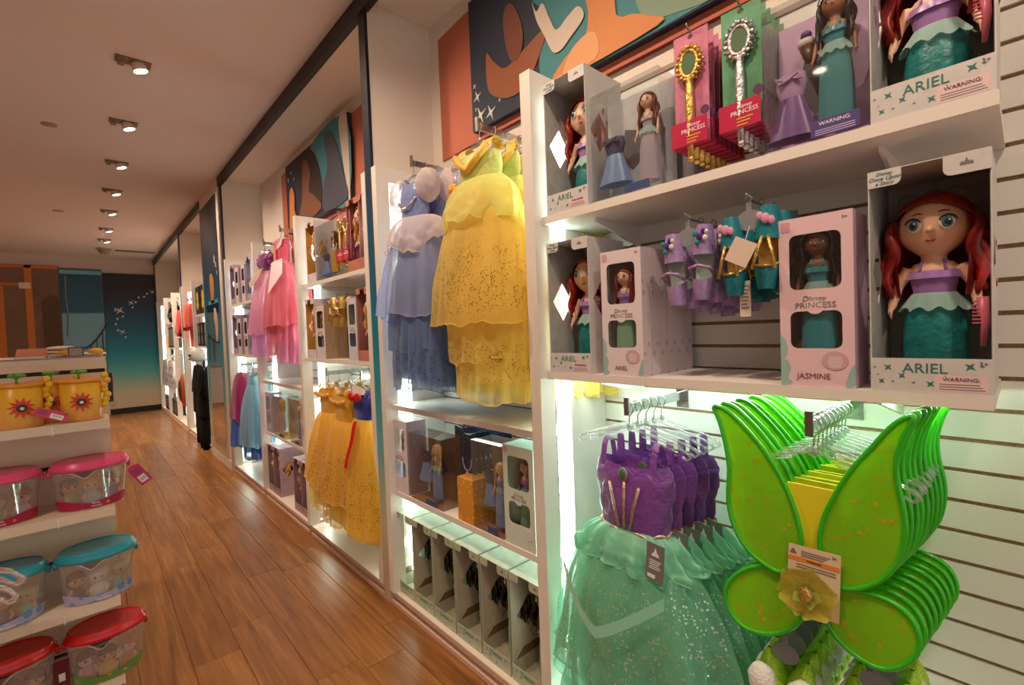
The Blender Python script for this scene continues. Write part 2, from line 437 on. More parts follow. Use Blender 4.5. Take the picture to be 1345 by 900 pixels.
for nm, a, b in (('D', 7.36, 9.36), ('E', 9.43, 13.15)):
    bm = MB()
    MB().box(XB+.008, 1.602, a, b, .075, 2.395).build('groove_backing', BRN, wr)
    for z in zc:
        if z-PITCH_S > .06: bm.box(XB, XB+.0085, a, b, z-PITCH_S+.0055, z-.0055)
    tag(bm.build('slats_far', SLAT, wr), kind='stuff')

# alcove frames: partitions with printed front edges, head trim, soffits
n = 2
for ya, yb in ((2.40, 2.47), (6.10, 6.17), (7.30, 7.36), (9.36, 9.43), (13.10, 13.18)):
    pt = struct('trim_%d' % n, MB().box(1.205, 1.602, ya, yb, 0, 3.31), PANEL); n += 1
    MB().box(XF, 1.2049, ya-.004, yb, 0, 3.31).build('printed_edge', PRINT, pt)
    MB().box(1.206, 1.60, ya-.0006, ya-.0001, 2.388, 2.392).build('panel_seam', mat('seam grey', (150, 138, 126), .7), pt)
ht = struct('trim_%d' % n, MB().box(XF-.012, 1.215, -3.0, 6.17, 3.252, 3.349), BLACK); n += 1
struct('trim_%d' % n, MB().box(XF-.012, 1.215, 7.36, 13.18, 3.252, 3.349), BLACK); n += 1
sf = struct('trim_%d' % n, MB().box(1.215, 1.602, -3.0, 13.18, 3.312, 3.349), PANEL); n += 1

# end wall: night-sky print with stars, dado, print with railing, papered windows
ew = struct('trim_%d' % n, MB().box(.313, 1.187, YE-.03, YE, .12, 3.03), PRINT); n += 1
struct('baseboard_back', MB().box(.313, 1.187, YE-.04, YE, 0, .12), BLACK)
STARW = mat('star white', (205, 205, 200), .5)
for x, z, r in ((.561, 2.234, .11), (.761, 2.401, .075), (1.145, 2.644, .06), (.590, 1.772, .075)):
    MB().prism(star(x, z, r, .22, 4, .6), YE-.036, YE-.0301).build('printed_star', STARW, ew)
for x, z in ((1.048, 2.607), (.992, 2.538), (.898, 2.52), (.84, 2.418), (.783, 2.301), (.606, 2.102), (.515, 2.054), (.485, 1.939), (.636, 1.654), (.516, 1.807), (.49, 2.24)):
    MB().prism(circ(x, z, .022, .022, 8), YE-.036, YE-.0301).build('printed_dot', STARW, ew)
tp = struct('trim_%d' % n, MB().box(-.345, .30, YE-.05, YE, .9, 3.09), zprint('dusk blue print', [(.9, (120, 176, 196)), (2.16, (120, 176, 196)), (2.19, (26, 88, 116)), (3.1, (22, 74, 104))], .9, 3.1)); n += 1
MB().box(-.345, .30, YE-.054, YE-.0501, 2.98, 3.06).build('pale_strip', mat('pale blue', (110, 180, 200), .5), tp)  # plain pale blue strip near the top of the print
rm = MB(); RAIL = mat('rail blue', (30, 56, 74), .5)
rp = [(-.05+.39*t, YE-.07, 1.45+.5*t**1.7) for t in [i/8 for i in range(9)]]
rm.tube(rp, .014, 5)
for t in (.3, .55, .8): rm.tube([(-.05+.39*t, YE-.07, 1.0), (-.05+.39*t, YE-.07, 1.45+.5*t**1.7)], .009, 5)
rm.build('rail', RAIL, tp)
MB().tube([(-.26, YE-.055, 2.95), (-.27, YE-.055, 2.5), (-.25, YE-.055, 2.1), (-.28, YE-.055, 1.7)], .014, 5).build('cord', mat('cord grey', (120, 130, 130), .6), tp)
wn = struct('window_1', MB().box(-2.9, -.355, YE-.04, YE, .8, 3.13), mat('kraft paper', (122, 98, 82), .7, noise=.12, nscale=3)); 
TAPE = mat('orange tape', (205, 120, 45), .5)
for x0, x1, z0, z1 in ((-2.9, -.36, 3.07, 3.12), (-.84, -.74, .8, 3.12), (-2.9, -.84, 2.72, 2.77), (-1.25, -1.13, .8, 2.7), (-2.0, -1.9, .8, 3.07)):
    MB().box(x0, x1, YE-.046, YE-.0401, z0, z1).build('tape_strip', TAPE, wn)
MB().box(-.92, -.76, YE-.049, YE-.0462, 2.66, 2.78).build('paper_notice', mat('paper white', (225, 215, 205), .7), wn)
MB().prism([(-.62, .8), (-.37, .8), (-.37, 2.5), (-.5, 2.55), (-.62, 2.42)], YE-.047, YE-.0401).build('paper_patch', mat('kraft dark', (92, 70, 52), .7), wn)
# ---------------------------------------------------------------- base plinth (lit deck, fascia, floor lip), one per bay
DECK = mat('plinth deck', (226, 214, 200), .35); FASC = mat('plinth fascia', (206, 176, 160), .4)
def plinth(y0, y1, label):
    t = thing('display_plinth', label, 'plinth', (0, y0, 0))
    L = y1-y0
    MB().box(1.20, XB, 0, L, .05, .072).build('deck', DECK, t)
    MB().box(1.218, 1.24, 0, L, .02, .05).build('fascia', FASC, t)
    MB().box(1.192, 1.24, 0, L, 0, .02).build('floor_lip', FASC, t)
    MB().box(1.196, 1.20, 0, L, .048, .072).build('edge_strip', FASC, t)
    if y0 < 0: MB().box(1.27, 1.285, 1.05, 2.12, .0722, .086).build('led_strip', LEDA, t)
    return t
for y0, y1, lb in ((-1.0, 1.165, 'low white plinth under the purple and green gowns and the fairy wings'),
                   (1.215, 2.395, 'low white plinth carrying the row of six open doll boxes'),
                   (2.475, 3.655, 'low white plinth, empty, below the golden gowns'),
                   (3.705, 4.865, 'low white plinth carrying the pink doll boxes'),
                   (4.915, 6.095, 'low white plinth below the magenta and light blue gowns'),
                   (7.365, 9.355, 'far white plinth below the black robes'),
                   (9.435, 13.09, 'farthest white plinth, next to the night-sky wall')):
    plinth(y0, y1, lb)

# ---------------------------------------------------------------- uprights: post, lit slot, rear panel, bridge
def upright(y, label, led=None):
    t = thing('display_upright', label, 'upright', (0, y, 0))
    w = .025
    MB().box(XF, 1.262, -w, w, .0722, 2.41).build('front_post', WHITE, t)
    MB().box(1.35, XB-.001, -w, w, .0722, 2.41).build('rear_panel', WHITE, t)
    MB().box(1.2622, 1.3498, -w, w, 2.33, 2.41).build('top_bridge', WHITE, t)
    MB().box(1.318, 1.346, -.02, .02, .15, 2.325).build('led_strip', led or LED, t)
    return t
upright(1.19, 'tall white upright nearest the camera, left of the red-haired doll boxes')
upright(2.37, 'white upright beside the dark printed post, behind the blue gown')
upright(2.50, 'white upright behind the dark printed post, right of the golden gowns')
upright(3.68, 'white upright between the golden gowns and the pink gowns')
upright(4.89, 'white upright left of the pink gowns')
upright(6.07, 'white upright left of the grey and lilac doll boxes, by the mirror pillar')
for y, s in ((7.40, 'white upright at the near end of the black robes bay'), (8.35, 'white upright between the black robes and the red jackets'),
             (9.32, 'white upright left of the red jackets'), (9.48, 'white upright right of the far wreath display'), (10.55, 'far white upright beside the red capes'),
             (11.75, 'farthest white upright but one'), (13.06, 'last white upright against the night-sky wall')):
    upright(y, s, LED if y > 13 else LEDF)

# ---------------------------------------------------------------- shelves
def shelf(y0, y1, z, label, depth=.342, led=None, brk=True, mled=None):
    t = thing('wall_shelf', label, 'shelf', (0, y0, z)); L = y1-y0
    x0 = XB-.001-depth
    MB().box(x0, XB-.001, 0, L, -.026, 0).build('board', WHITE, t)
    if brk:
        for y in (.18, L-.18):
            MB().prism([(XB-.002, -.0262), (XB-.002, -.10), (XB-.012, -.10), (XB-.27, -.04), (XB-.27, -.0262)], y-.004, y+.004, 'y').build('bracket', WHITE, t)
    if led if led is not None else z < 1.45:
        MB().box(x0+.15, x0+.165, .02, L-.02, -.040, -.0262).build('led_strip', mled or LEDS, t)
    return t
shelf(.03, 1.162, 1.895, 'upper shelf at right carrying the wands and three red-haired dolls')
shelf(.04, 1.163, 1.343, 'lower shelf at right carrying the shoes and the pale pink doll box', mled=LEDA)
shelf(1.217, 2.396, 1.114, 'white shelf directly below the blue and yellow gowns')
shelf(1.217, 2.396, .638, 'white shelf above the row of six open doll boxes')
shelf(2.53, 3.654, 1.893, 'upper shelf above the golden gowns, with the gold-lined doll box')
shelf(2.53, 3.654, 1.343, 'shelf directly above the golden gowns, with gold shoes')
shelf(3.706, 4.864, 1.11, 'white shelf directly below the pink gowns')
shelf(3.706, 4.864, .628, 'white shelf above the pink doll boxes on the plinth')
shelf(4.916, 6.044, 1.893, 'upper shelf left of the pink gowns, with lilac doll boxes')
shelf(4.916, 6.044, 1.343, 'shelf above the magenta and light blue gowns')
shelf(7.426, 8.324, 1.893, 'far shelf under the dark boxes with yellow emblems')
shelf(7.426, 8.324, 1.43, 'far shelf above the black robes', brk=False)
shelf(8.376, 9.294, 1.40, 'far shelf below the red and orange jackets', brk=False)
shelf(9.506, 10.524, 1.60, 'far shelf below the red cape', brk=False)
shelf(10.576, 11.724, 1.88, 'farthest upper shelf with black hanging goods', brk=False)
shelf(10.576, 11.724, 1.40, 'farthest lower shelf with dark striped boxes', brk=False)

# ---------------------------------------------------------------- mirror pillar (front stands 2 cm proud of the frames)
pl = struct('trim_30', MB().box(1.176, 1.602, 6.175, 7.295, .10, CZ-.002), mat('pillar white', (214, 202, 190), .5))
MB().box(1.168, 1.602, 6.172, 7.298, 0, .0998).build('plinth_board', mat('pillar foot', (220, 206, 194), .5), pl)
MB().box(1.170, 1.1759, 6.30, 7.285, .1002, 3.2).build('print_panel', PRINT, pl)
dm = MB()
for k in range(34):
    z = .6+k*.052; dm.box(1.167, 1.1699, 7.20, 7.235, z, z+.026)
tag(dm.build('dotted_border', mat('border grey', (92, 120, 130), .5), pl), kind='stuff')
MIRR = mat('mirror', (205, 210, 208), .03, 1.0)
mp_ = [(6.36, 1.95), (7.10, 1.95)] + [(7.10-.16+.16*math.cos(a), .52+.16*math.sin(a)-.16) for a in [-(PI/2)*i/6 for i in range(7)]] + [(6.36+.16-.16*math.sin(a), .52-.16*math.cos(a)-.16) for a in [(PI/2)*i/6 for i in range(7)]]
MB().prism(mp_, 1.1645, 1.1699, 'x').build('mirror', MIRR, pl)
# printed sparkles and soft shapes on the pillar
for y, z, r in ((6.50, 2.47, .07), (6.43, 2.40, .05), (6.39, 2.30, .035)):
    MB().prism(star(y, z, r, .2, 4, .5), 1.1675, 1.1699, 'x').build('printed_star', STARW, pl)
MB().prism(smooth_poly([(6.84, 2.28), (6.74, 2.33), (6.62, 2.26), (6.60, 2.12), (6.64, 2.0), (6.62, 1.97), (6.80, 1.97), (6.82, 2.1)]), 1.1678, 1.1699, 'x').build('printed_shape', mat('print ochre', (176, 120, 62), .6), pl)
MB().box(1.1678, 1.1699, 6.40, 6.98, 1.955, 2.0).build('printed_band', mat('print aqua', (70, 150, 170), .6), pl)
MB().prism(smooth_poly([(6.62, 1.90), (6.52, 1.84), (6.46, 1.68), (6.50, 1.52), (6.58, 1.50), (6.60, 1.66), (6.66, 1.78)]), 1.161, 1.1643, 'x').build('printed_shape', mat('print cream', (196, 176, 156), .6), pl)

# ---------------------------------------------------------------- murals: coral boards with a proud art panel of plain curved shapes
CORAL = mat('coral board', (186, 104, 82), .75); CORAL2 = mat('coral pale', (204, 128, 106), .75)
def mural(y0, y1, ya, yb, label, shapes, stars):
    t = thing('wall_mural', label, 'mural', (0, 0, 0))
    # board whose far end curls back to the wall
    def fn(u, v):
        yy = y0+(y1-y0)*u
        d = max(0, (yy-(y1-.36))/.36)
        return (1.578+.018*d*d, yy, 2.50+.70*v)
    b = MB(); b.grid(fn, 14, 2)
    b.grid(lambda u, v: (1.600, y0+(y1-y0)*u, 2.50+.70*v), 2, 2)
    b.build('board', CORAL, t)
    MB().box(1.545, 1.577, ya, yb, 2.535, 3.20).build('art_panel', shapes[0], t)
    x = 1.5449
    for k, (nm, m, pts) in enumerate(shapes[1:]):
        x -= .0016
        MB().prism(pts, x, x+.0014, 'x').build('printed_shape', m, t)
    for (y, z, r) in stars:
        MB().prism(star(y, z, r, .2, 4, .4), 1.541, 1.5448, 'x').build('printed_star', STARW, t)
    return t
NAVY = mat('print navy', (30, 40, 62), .6); TEALP = mat('print teal', (58, 128, 138), .6); SAGE = mat('print sage', (122, 148, 128), .6)
RUST = mat('print rust', (142, 78, 48), .6); RUST2 = mat('print rust dark', (112, 58, 38), .6); OCHR = mat('print orange', (204, 130, 72), .6); OCH2 = mat('print orange pale', (218, 156, 104), .6)
CRM = mat('print pale', (206, 190, 176), .6); SKIN_ = mat('print umber', (120, 72, 50), .6); INK = mat('print ink', (46, 30, 30), .6); GRY = mat('print slate', (72, 74, 92), .6)
sp = smooth_poly
mural(-1.2, 2.30, -1.1, 1.94, 'wall mural above the right bays: navy, teal and orange curved shapes on coral board',
  [NAVY,
   ('teal', TEALP, sp([(1.55, 3.195), (1.50, 3.0), (1.40, 2.85), (1.45, 2.66), (1.30, 2.545), (.4, 2.545), (-.9, 2.545), (-.9, 3.195)], 3)),
   ('sage', SAGE, sp([(1.10, 3.195), (1.06, 2.9), (.96, 2.70), (.72, 2.545), (-.9, 2.545), (-.9, 3.195)], 3)),
   ('rust', RUST, sp([(1.804, 2.876), (1.755, 2.821), (1.691, 2.76), (1.626, 2.753), (1.488, 2.792), (1.389, 2.813), (1.398, 2.779), (1.495, 2.645), (1.587, 2.60), (1.698, 2.62), (1.80, 2.70)])),
   ('rust2', RUST2, sp([(1.67, 2.99), (1.63, 3.03), (1.58, 2.98), (1.54, 2.86), (1.56, 2.77), (1.62, 2.76), (1.66, 2.86)])),
   ('pale', CRM, sp([(1.475, 2.955), (1.45, 2.90), (1.41, 2.915), (1.372, 2.83), (1.335, 2.765), (1.27, 2.79), (1.215, 2.80), (1.19, 2.745), (1.26, 2.70), (1.315, 2.672), (1.362, 2.685), (1.41, 2.78), (1.45, 2.86)])),
   ('orange', OCHR, sp([(1.348, 2.55), (1.294, 2.626), (1.19, 2.661), (1.165, 2.742), (1.178, 2.84), (1.16, 3.1), (1.02, 3.1), (1.04, 2.732), (1.022, 2.66), (.965, 2.64), (.90, 2.60), (.868, 2.55)])),
   ('orange2', OCH2, sp([(1.30, 2.555), (1.26, 2.64), (1.16, 2.67), (1.12, 2.62), (1.14, 2.555)])),
  ], [(1.89, 2.70, .035), (1.87, 2.60, .05), (1.79, 2.585, .045), (1.91, 2.76, .015), (1.72, 2.62, .012), (1.905, 2.64, .012)])
mural(3.10, 5.27, 3.46, 4.96, 'wall mural above the pink gowns: slate, umber and teal curved shapes on coral board',
  [NAVY,
   ('teal', TEALP, sp([(4.25, 3.19), (4.1, 2.95), (3.9, 2.6), (3.49, 2.55), (3.49, 3.19)], 3)),
   ('pale', CRM, sp([(3.62, 3.19), (3.58, 2.9), (3.50, 2.56), (3.47, 2.56), (3.47, 3.19)], 3)),
   ('ink', INK, sp([(4.55, 3.16), (4.30, 3.18), (4.12, 3.05), (4.02, 2.80), (4.10, 2.60), (4.45, 2.62), (4.60, 2.85)])),
   ('umber', SKIN_, sp([(4.46, 3.10), (4.34, 3.08), (4.28, 2.95), (4.33, 2.82), (4.20, 2.74), (4.05, 2.60), (4.55, 2.56), (4.60, 2.66), (4.50, 2.80)])),
   ('slate', GRY, sp([(3.92, 3.15), (3.80, 3.17), (3.66, 3.0), (3.56, 2.75), (3.52, 2.56), (3.98, 2.56), (4.0, 2.75), (3.88, 2.9)])),
   ('ochre', OCHR, sp([(4.84, 2.92), (4.76, 2.95), (4.70, 2.85), (4.72, 2.72), (4.62, 2.58), (4.86, 2.56), (4.86, 2.75)])),
  ], [(4.88, 3.05, .03), (4.80, 3.10, .02), (4.72, 3.02, .02)])

# ---------------------------------------------------------------- ceiling spots
HOUS = mat('spot housing', (128, 108, 92), .5); HEAD = mat('spot head', (206, 190, 176), .45)
LENS = emit('spot lens', (255, 238, 214), 16)
def spot(x, y, label, cat='light', tilt=.30, lamp=True, group=None, e=1.0):
    t = thing('ceiling_spotlight', label, cat, (x, y, CZ-.0005), 0, group)
    MB().box(-.10, .085, -.05, .05, -.006, 0).build('recess_frame', HOUS, t)
    MB().box(-.09, -.055, -.025, .025, -.035, -.006).build('arm', HOUS, t)
    c = Vector((.02, 0, -.022)); d = Vector((math.sin(tilt), 0, -math.cos(tilt)))
    h = MB(); h.tube([c-d*.020, c+d*.03], .042, 16); h.build('head', HEAD, t, True)
    l = MB(); l.tube([c+d*.0302, c+d*.032], .039, 16); l.build('lens', LENS, t)
    if lamp:
        ld = bpy.data.lights.new('spot_lamp', 'SPOT'); ld.energy = SPOT_W*e; ld.color = (1, .75, .54); ld.spot_size = 1.9; ld.spot_blend = .7; ld.shadow_soft_size = .045
        lo = bpy.data.objects.new('spot_lamp', ld); COL.objects.link(lo); lo.parent = t
        lo.location = c+d*.05; lo.rotation_euler = (0, -(tilt*1.9), 0)
    return t
for k, y in enumerate((3.93, 5.05, 6.20, 7.35, 8.50, 9.82, 10.85)):
    spot(.32, y, 'ceiling spotlight, %s from the front in the row over the aisle' % ORD[k], e=2.2 if k > 4 else 1.0)
for y in (-.6, .55, 1.7, 2.8):
    spot(.32, y, 'ceiling spotlight of the aisle row, nearer than the frame shows', group='spotlights over the near aisle')
for k, (x, y) in enumerate(((-1.30, 9.2), (-1.42, 10.6), (-1.16, 10.9))):
    spot(x, y, ('far ceiling spotlight at the left edge, single', 'left of the twin far ceiling spotlights', 'right of the twin far ceiling spotlights')[k], tilt=.1, e=2.0)
for x, y in ((-1.6, 1.0), (-1.6, 4.0), (-1.6, 6.6), (-3.6, 1.0), (-3.6, 4.0), (-3.6, 7.0), (-3.6, 10.5), (-1.6, -1.5)):  # unseen spots added as fill; their bounce brightens ceiling and shelves
    spot(x, y, 'unseen ceiling spotlight added as fill over the left half of the shop', tilt=0, e=2.2, group='added fill spotlights over the left half of the shop')
def disc(x, y, r, label):
    return tag(MB().lathe([(r*.6, -.012), (r, -.006), (r, 0)], 20, (0, 0, 0)).build('ceiling_disc', mat('disc paint', (168, 146, 132), .6), None, True, (x, y, CZ-.0005)), label, 'detector')
disc(-.145, 5.45, .05, 'round flat ceiling cover nearest the camera, left of the spotlights')
disc(-.20, 8.85, .06, 'round flat ceiling cover farther down the shop')
t = thing('dome_camera', 'round dome under the far ceiling behind the last spotlight', 'camera', (.33, 11.9, CZ-.0005))
MB().lathe([(.11, -.02), (.13, 0)], 20).build('base', mat('dome base', (180, 160, 146), .5), t, True)
MB().ell((0, 0, -.02), (.10, .10, .09)).build('dome', mat('dome smoke', (150, 132, 122), .3), t, True)
t = thing('linear_diffuser', 'long thin air slot in the far ceiling right of the dome', 'vent', (.78, 12.0, CZ-.0005))
MB().box(-.28, .34, -.05, .05, -.012, 0).build('frame', mat('slot frame', (120, 104, 94), .5), t)
MB().box(-.27, .33, -.02, .02, -.014, -.0122).build('slot', BLACK, t)

# ---------------------------------------------------------------- gondola at left
GW = mat('gondola laminate', (226, 206, 186), .45); GD = mat('groove dark', (56, 34, 22), .7)
YP = 2.62
t = thing('gondola', 'white slatted end unit at left with pink, blue and red buckets on its shelves', 'display unit')
MB().box(-1.25, .052, YP+.014, 3.75, .02, 1.43).build('core', GD, t)
MB().box(-1.25, .056, YP, 3.76, 1.4302, 1.45).build('top_deck', GW, t)
MB().box(.0522, .058, YP+.014, 3.75, .02, 1.4298).build('side_panel', GW, t)
zs = [1.4298, 1.395, 1.205, 1.015, .825, .635, .445, .255, .065]
for a, b in zip(zs[:-1], zs[1:]):
    MB().box(-1.25, .0575, YP, YP+.0138, b+.008, a-(.008 if a < 1.42 else 0)).build('slat', GW, t)
for z, lb in ((1.212, 'gondola shelf with the yellow sun tubs'), (.872, 'gondola shelf with the pink-lidded buckets'), (.516, 'gondola shelf with the blue-lidded buckets'), (.205, 'lowest gondola shelf with the red-lidded buckets')):
    s = thing('gondola_shelf', lb, 'shelf', (0, 2.385, z))
    MB().box(-1.2, .052, 0, YP-2.386, -.026, 0).build('board', GW, s)
    MB().box(-1.2, .052, -.006, -.0002, -.03, .004).build('front_lip', GW, s)
    MB().box(-.108, -.104, -.0075, -.0062, -.036, -.002).build('ticket_clip', mat('clip white', (240, 232, 224), .3), s)
# ================================================================ DOLLS (plain toy dolls)
SKINL = mat('doll vinyl light', (240, 192, 160), .45); SKINM = mat('doll vinyl tan', (176, 116, 78), .45); SKIND = mat('doll vinyl brown', (122, 76, 52), .45)
EYEW = mat('eye white', (240, 236, 230), .25, coat=.5); IRIS = mat('iris blue', (70, 110, 150), .3); IRISB = mat('iris brown', (84, 52, 34), .3); PUP = mat('pupil', (16, 14, 16), .2)
LIP = mat('lip', (190, 92, 84), .4); BROW = mat('brow', (110, 52, 40), .6); BLUSH = None
HRED = mat('hair auburn', (140, 26, 22), .38, noise=.35, nscale=60); HBLK = mat('hair black', (12, 10, 12), .35, noise=.3, nscale=60)
HBLO = mat('hair golden', (206, 150, 66), .4, noise=.3, nscale=60); HBRN = mat('hair brown', (86, 50, 32), .4, noise=.3, nscale=60)
LILAC = cloth('lilac satin', (168, 124, 198), satin=1, transl=.1); TEALS = mat('teal brocade', (22, 118, 118), .4, noise=.3, nscale=50, bump=.25, bscale=90)
AQUA = cloth('aqua gauze', (176, 216, 210), .75, .3, glit=.10, gscale=300)
BLUED = cloth('doll blue satin', (120, 150, 205), transl=.15, satin=1); GOLDD = cloth('doll gold satin', (222, 166, 50), transl=.15, satin=1)
PURPD = cloth('doll purple', (120, 70, 150), transl=.15, satin=1); MINT = cloth('doll mint', (150, 196, 160), transl=.15, satin=1); SILV = cloth('doll silver lilac', (196, 186, 206), .85, .2, glit=.16, gscale=260)
TURQ = cloth('doll turquoise', (40, 150, 165), transl=.15, satin=1)
GOLDF = mat('gold foil', (214, 170, 84), .25, .9, noise=.4, nscale=90, bump=.6, bscale=90)

def remesh(mb, name, m, vox):
    me = mb.mesh('tmp', None); o = bpy.data.objects.new('tmp', me); COL.objects.link(o)
    md = o.modifiers.new('r', 'REMESH'); md.mode = 'VOXEL'; md.voxel_size = vox; md.use_smooth_shade = True
    ms = o.modifiers.new('s', 'SMOOTH'); ms.factor = .5; ms.iterations = 2
    dg = bpy.context.evaluated_depsgraph_get(); dg.update()
    r = bpy.data.meshes.new_from_object(o.evaluated_get(dg)); r.name = name
    bpy.data.objects.remove(o); bpy.data.meshes.remove(me)
    r.materials.clear(); r.materials.append(m); r.polygons.foreach_set('use_smooth', [True]*len(r.polygons))
    return r

def doll(label, H, skin, hair, top, skirt, style='toddler', iris=None, group=None, trim=None, hairstyle='long', long_skirt=True, name='toy_doll'):
    """stands at the origin, faces -Y; the first of a kind is built, copies share its meshes"""
    t = thing(name, label, 'doll', (0, 0, 0), 0, group)
    tod = style == 'toddler'
    hr = H*(.150 if tod else .088)                      # head radius
    hz = H-hr*1.15                                      # head centre
    sh = hz-hr*(1.22 if tod else 1.5)                   # shoulder height
    hip = H*(.40 if tod else .50); wz = H*(.47 if tod else .60)
    sw = H*(.105 if tod else .085)                      # half shoulder width
    b = MB()
    def face(p):
        x, y, z = p; dz = (z-hz)/hr
        k = 1.0-.24*max(0, -dz)**1.5
        if y < 0: y *= .93
        # cheeks
        x *= k*(1+.06*math.exp(-((dz+.35)/.3)**2))
        return (x, y, z)
    b.ell((0, 0, hz), (hr*.98, hr*.95, hr*1.06), 22, 16, face)
    nr = hr*(.36 if tod else .42)
    b.tube([(0, .004*H, sh-.01*H), (0, .004*H, hz-hr*.7)], nr, 10)
    # torso
    td = .055*H if tod else .045*H
    b.lathe([(.35*sw, sh+.012*H), (.80*sw, sh), (.92*sw, sh-.03*H), (.86*sw, (sh+wz)/2), (.70*sw, wz), (.86*sw, hip), (.5*sw, hip-.06*H)], 16, (0, 0, 0), 1, td/(.9*sw))
    # legs and feet
    for s in (-1, 1):
        b.tube([(s*.42*sw, 0, hip), (s*.40*sw, 0, hip*.5), (s*.36*sw, 0, .03*H)], [.036*H, .028*H, .018*H], 8)
        b.ell((s*.36*sw, -.018*H, .012*H), (.020*H, .040*H, .014*H), 8, 6)
        # arms: bent a little, away from the body, hands open
        S = Vector((s*.95*sw, 0, sh-.018*H)); E = Vector((s*(1.42*sw), -.004*H, (sh+wz)/2-.03*H)); Wp = Vector((s*1.60*sw, -.05*H, hip+.015*H))
        ar = .029*H if tod else .018*H
        b.tube([S, (S*.5+E*.5), E, (E*.5+Wp*.5), Wp], [ar*1.1, ar, ar*.9, ar*.82, ar*.62], 9)
        pc = Wp+Vector((s*.004*H, -.012*H, -.018*H)); b.ell(pc, (.015*H, .011*H, .022*H), 8, 6)
        for q in range(4):
            f0 = pc+Vector((s*(q-1.5)*.0075*H*.4, (-1.5+q)*.0065*H, -.012*H)); ln = (.026, .031, .029, .022)[q]*H
            b.tube([f0, f0+Vector((0, -.002*H, -ln*.55)), f0+Vector((-s*.004*H, -.001*H, -ln))], [.0048*H, .0044*H, .0034*H], 5)
        b.tube([pc+Vector((0, -.012*H, .006*H)), pc+Vector((-s*.002*H, -.024*H, -.006*H)), pc+Vector((-s*.002*H, -.026*H, -.018*H))], [.0052*H, .0048*H, .0036*H], 5)
    # nose and ears
    b.ell((0, -hr*.93, hz-hr*.16), (hr*.085, hr*.12, hr*.09), 8, 6)
    for s in (-1, 1): b.ell((s*hr*.97, .02*hr, hz-hr*.10), (hr*.10, hr*.16, hr*.20), 8, 6)
    body = put('body', remesh(b, 'body', skin, H/(115 if tod else 130)), t)
    # face
    def fp(a, dz, push=0):
        """point on the face: a = angle from the front, dz in head radii"""
        rr = math.sqrt(max(0, 1-(dz/1.06)**2)); k = (1-.24*max(0, -dz)**1.5)*(1+.06*math.exp(-((dz+.35)/.3)**2))
        return Vector((hr*.98*rr*math.sin(a)*k, -hr*.95*.93*rr*math.cos(a)-push, hz+dz*hr))
    ew, eh = hr*(.245 if tod else .2), hr*(.23 if tod else .15)
    for s in (-1, 1):
        a = s*.44; c = fp(a, .03)
        R = Matrix.Rotation(a*1.02, 3, 'Z')
        def P(p): return tuple(c+R@(Vector(p)))
        def lens(rx, rz, d, cx=0, cz=0, y=0):
            m = MB(); m.ell((cx, y, cz), (rx, d, rz), 12, 8); m.v = [P(p) for p in m.v]; return m
        e = lens(ew, eh, hr*.075).build('eye', EYEW, t, True)
        lens(ew*.62, eh*.74, hr*.03, -s*ew*.10, eh*.02, -hr*.066).build('iris', iris or IRIS, e, True)
        m = lens(ew*.34, eh*.42, hr*.02, -s*ew*.10, eh*.02, -hr*.09); m.build('pupil', PUP, e, True)
        lens(ew*.13, eh*.15, hr*.012, -s*ew*.10+ew*.18, eh*.28, -hr*.105).build('glint', EYEW, e, True)
        m = MB(); m.tube([P((ew*1.05*math.sin(q), -hr*.055-hr*.02*math.cos(q), eh*1.02*math.cos(q))) for q in [(-1.25+2.5*i/8) for i in range(9)]], [hr*.012, hr*.024, hr*.03, hr*.034, hr*.034, hr*.034, hr*.03, hr*.024, hr*.012], 5)
        m.build('lash', PUP, e, True)
        m = MB(); m.tube([fp(s*(.22+.09*i), .40+.05*math.sin(i*.75), .012*hr) for i in range(5)], [hr*.012, hr*.024, hr*.026, hr*.02, hr*.01], 5); m.build('eyebrow', BROW if hair is not HBLK else HBLK, body, True)
    m = MB()
    m.tube([fp(-.17, -.49, -.005*hr), fp(-.08, -.475, .018*hr), fp(0, -.49, .02*hr), fp(.08, -.475, .018*hr), fp(.17, -.49, -.005*hr)], [hr*.01, hr*.034, hr*.028, hr*.034, hr*.01], 6)
    m.tube([fp(-.14, -.51, -.005*hr), fp(-.06, -.54, .018*hr), fp(.06, -.54, .018*hr), fp(.14, -.51, -.005*hr)], [hr*.01, hr*.036, hr*.036, hr*.01], 6)
    m.build('lips', LIP, body, True)
    # hair: cap with a parting, back fall, side locks
    h = MB()
    def cap(u, v):
        a = 2*PI*u; th = PI*(.02+.60*v)                     # a=0 faces -Y
        f = .5+.5*math.cos(a)
        th = min(th, PI*(.60-.34*f**1.5+.035*math.sin(a)))
        r = hr*(1.13+.012*math.sin(a*26)+.03*v-.10*f*v**4)
        return (r*math.sin(th)*math.sin(a), -r*.98*math.sin(th)*math.cos(a)+hr*.04, hz+hr*.02+r*1.04*math.cos(th))
    h.grid(cap, 64, 12, True)
    low = wz if hairstyle == 'long' else (hz-hr*.9)
    def back(u, v):
        a = PI*(.30+1.40*u); r = hr*(1.12+.15*v*(1-v)*4*.5)+hr*.018*math.sin(a*22+v*3)
        z = hz+hr*.3-(hz+hr*.3-low)*v
        return (r*math.sin(a)*(1-.10*v), -r*.9*math.cos(a)*(1-.15*v)+hr*.05, z)
    h.grid(back, 40, 10)
    for s in (-1, 1):
        for q in range(3):
            ax = s*hr*(1.02+.08*q); pts = []; rr = []
            for i in range(15):
                v = i/14; pts.append((ax+s*hr*(.10*math.sin(v*11+q*2)+.18*v), -hr*(.36-.25*q)+hr*.10*math.cos(v*11+q), hz+hr*(.35-.1*q)-(hz+hr*.3-low)*v*(1.02-.06*q)))
                rr.append(hr*(.10+.10*math.sin(PI*min(1, v*1.15)))*(1 if v < .95 else .5))
            h.tube(pts, rr, 7)
    h.build('hair', hair, t, True)
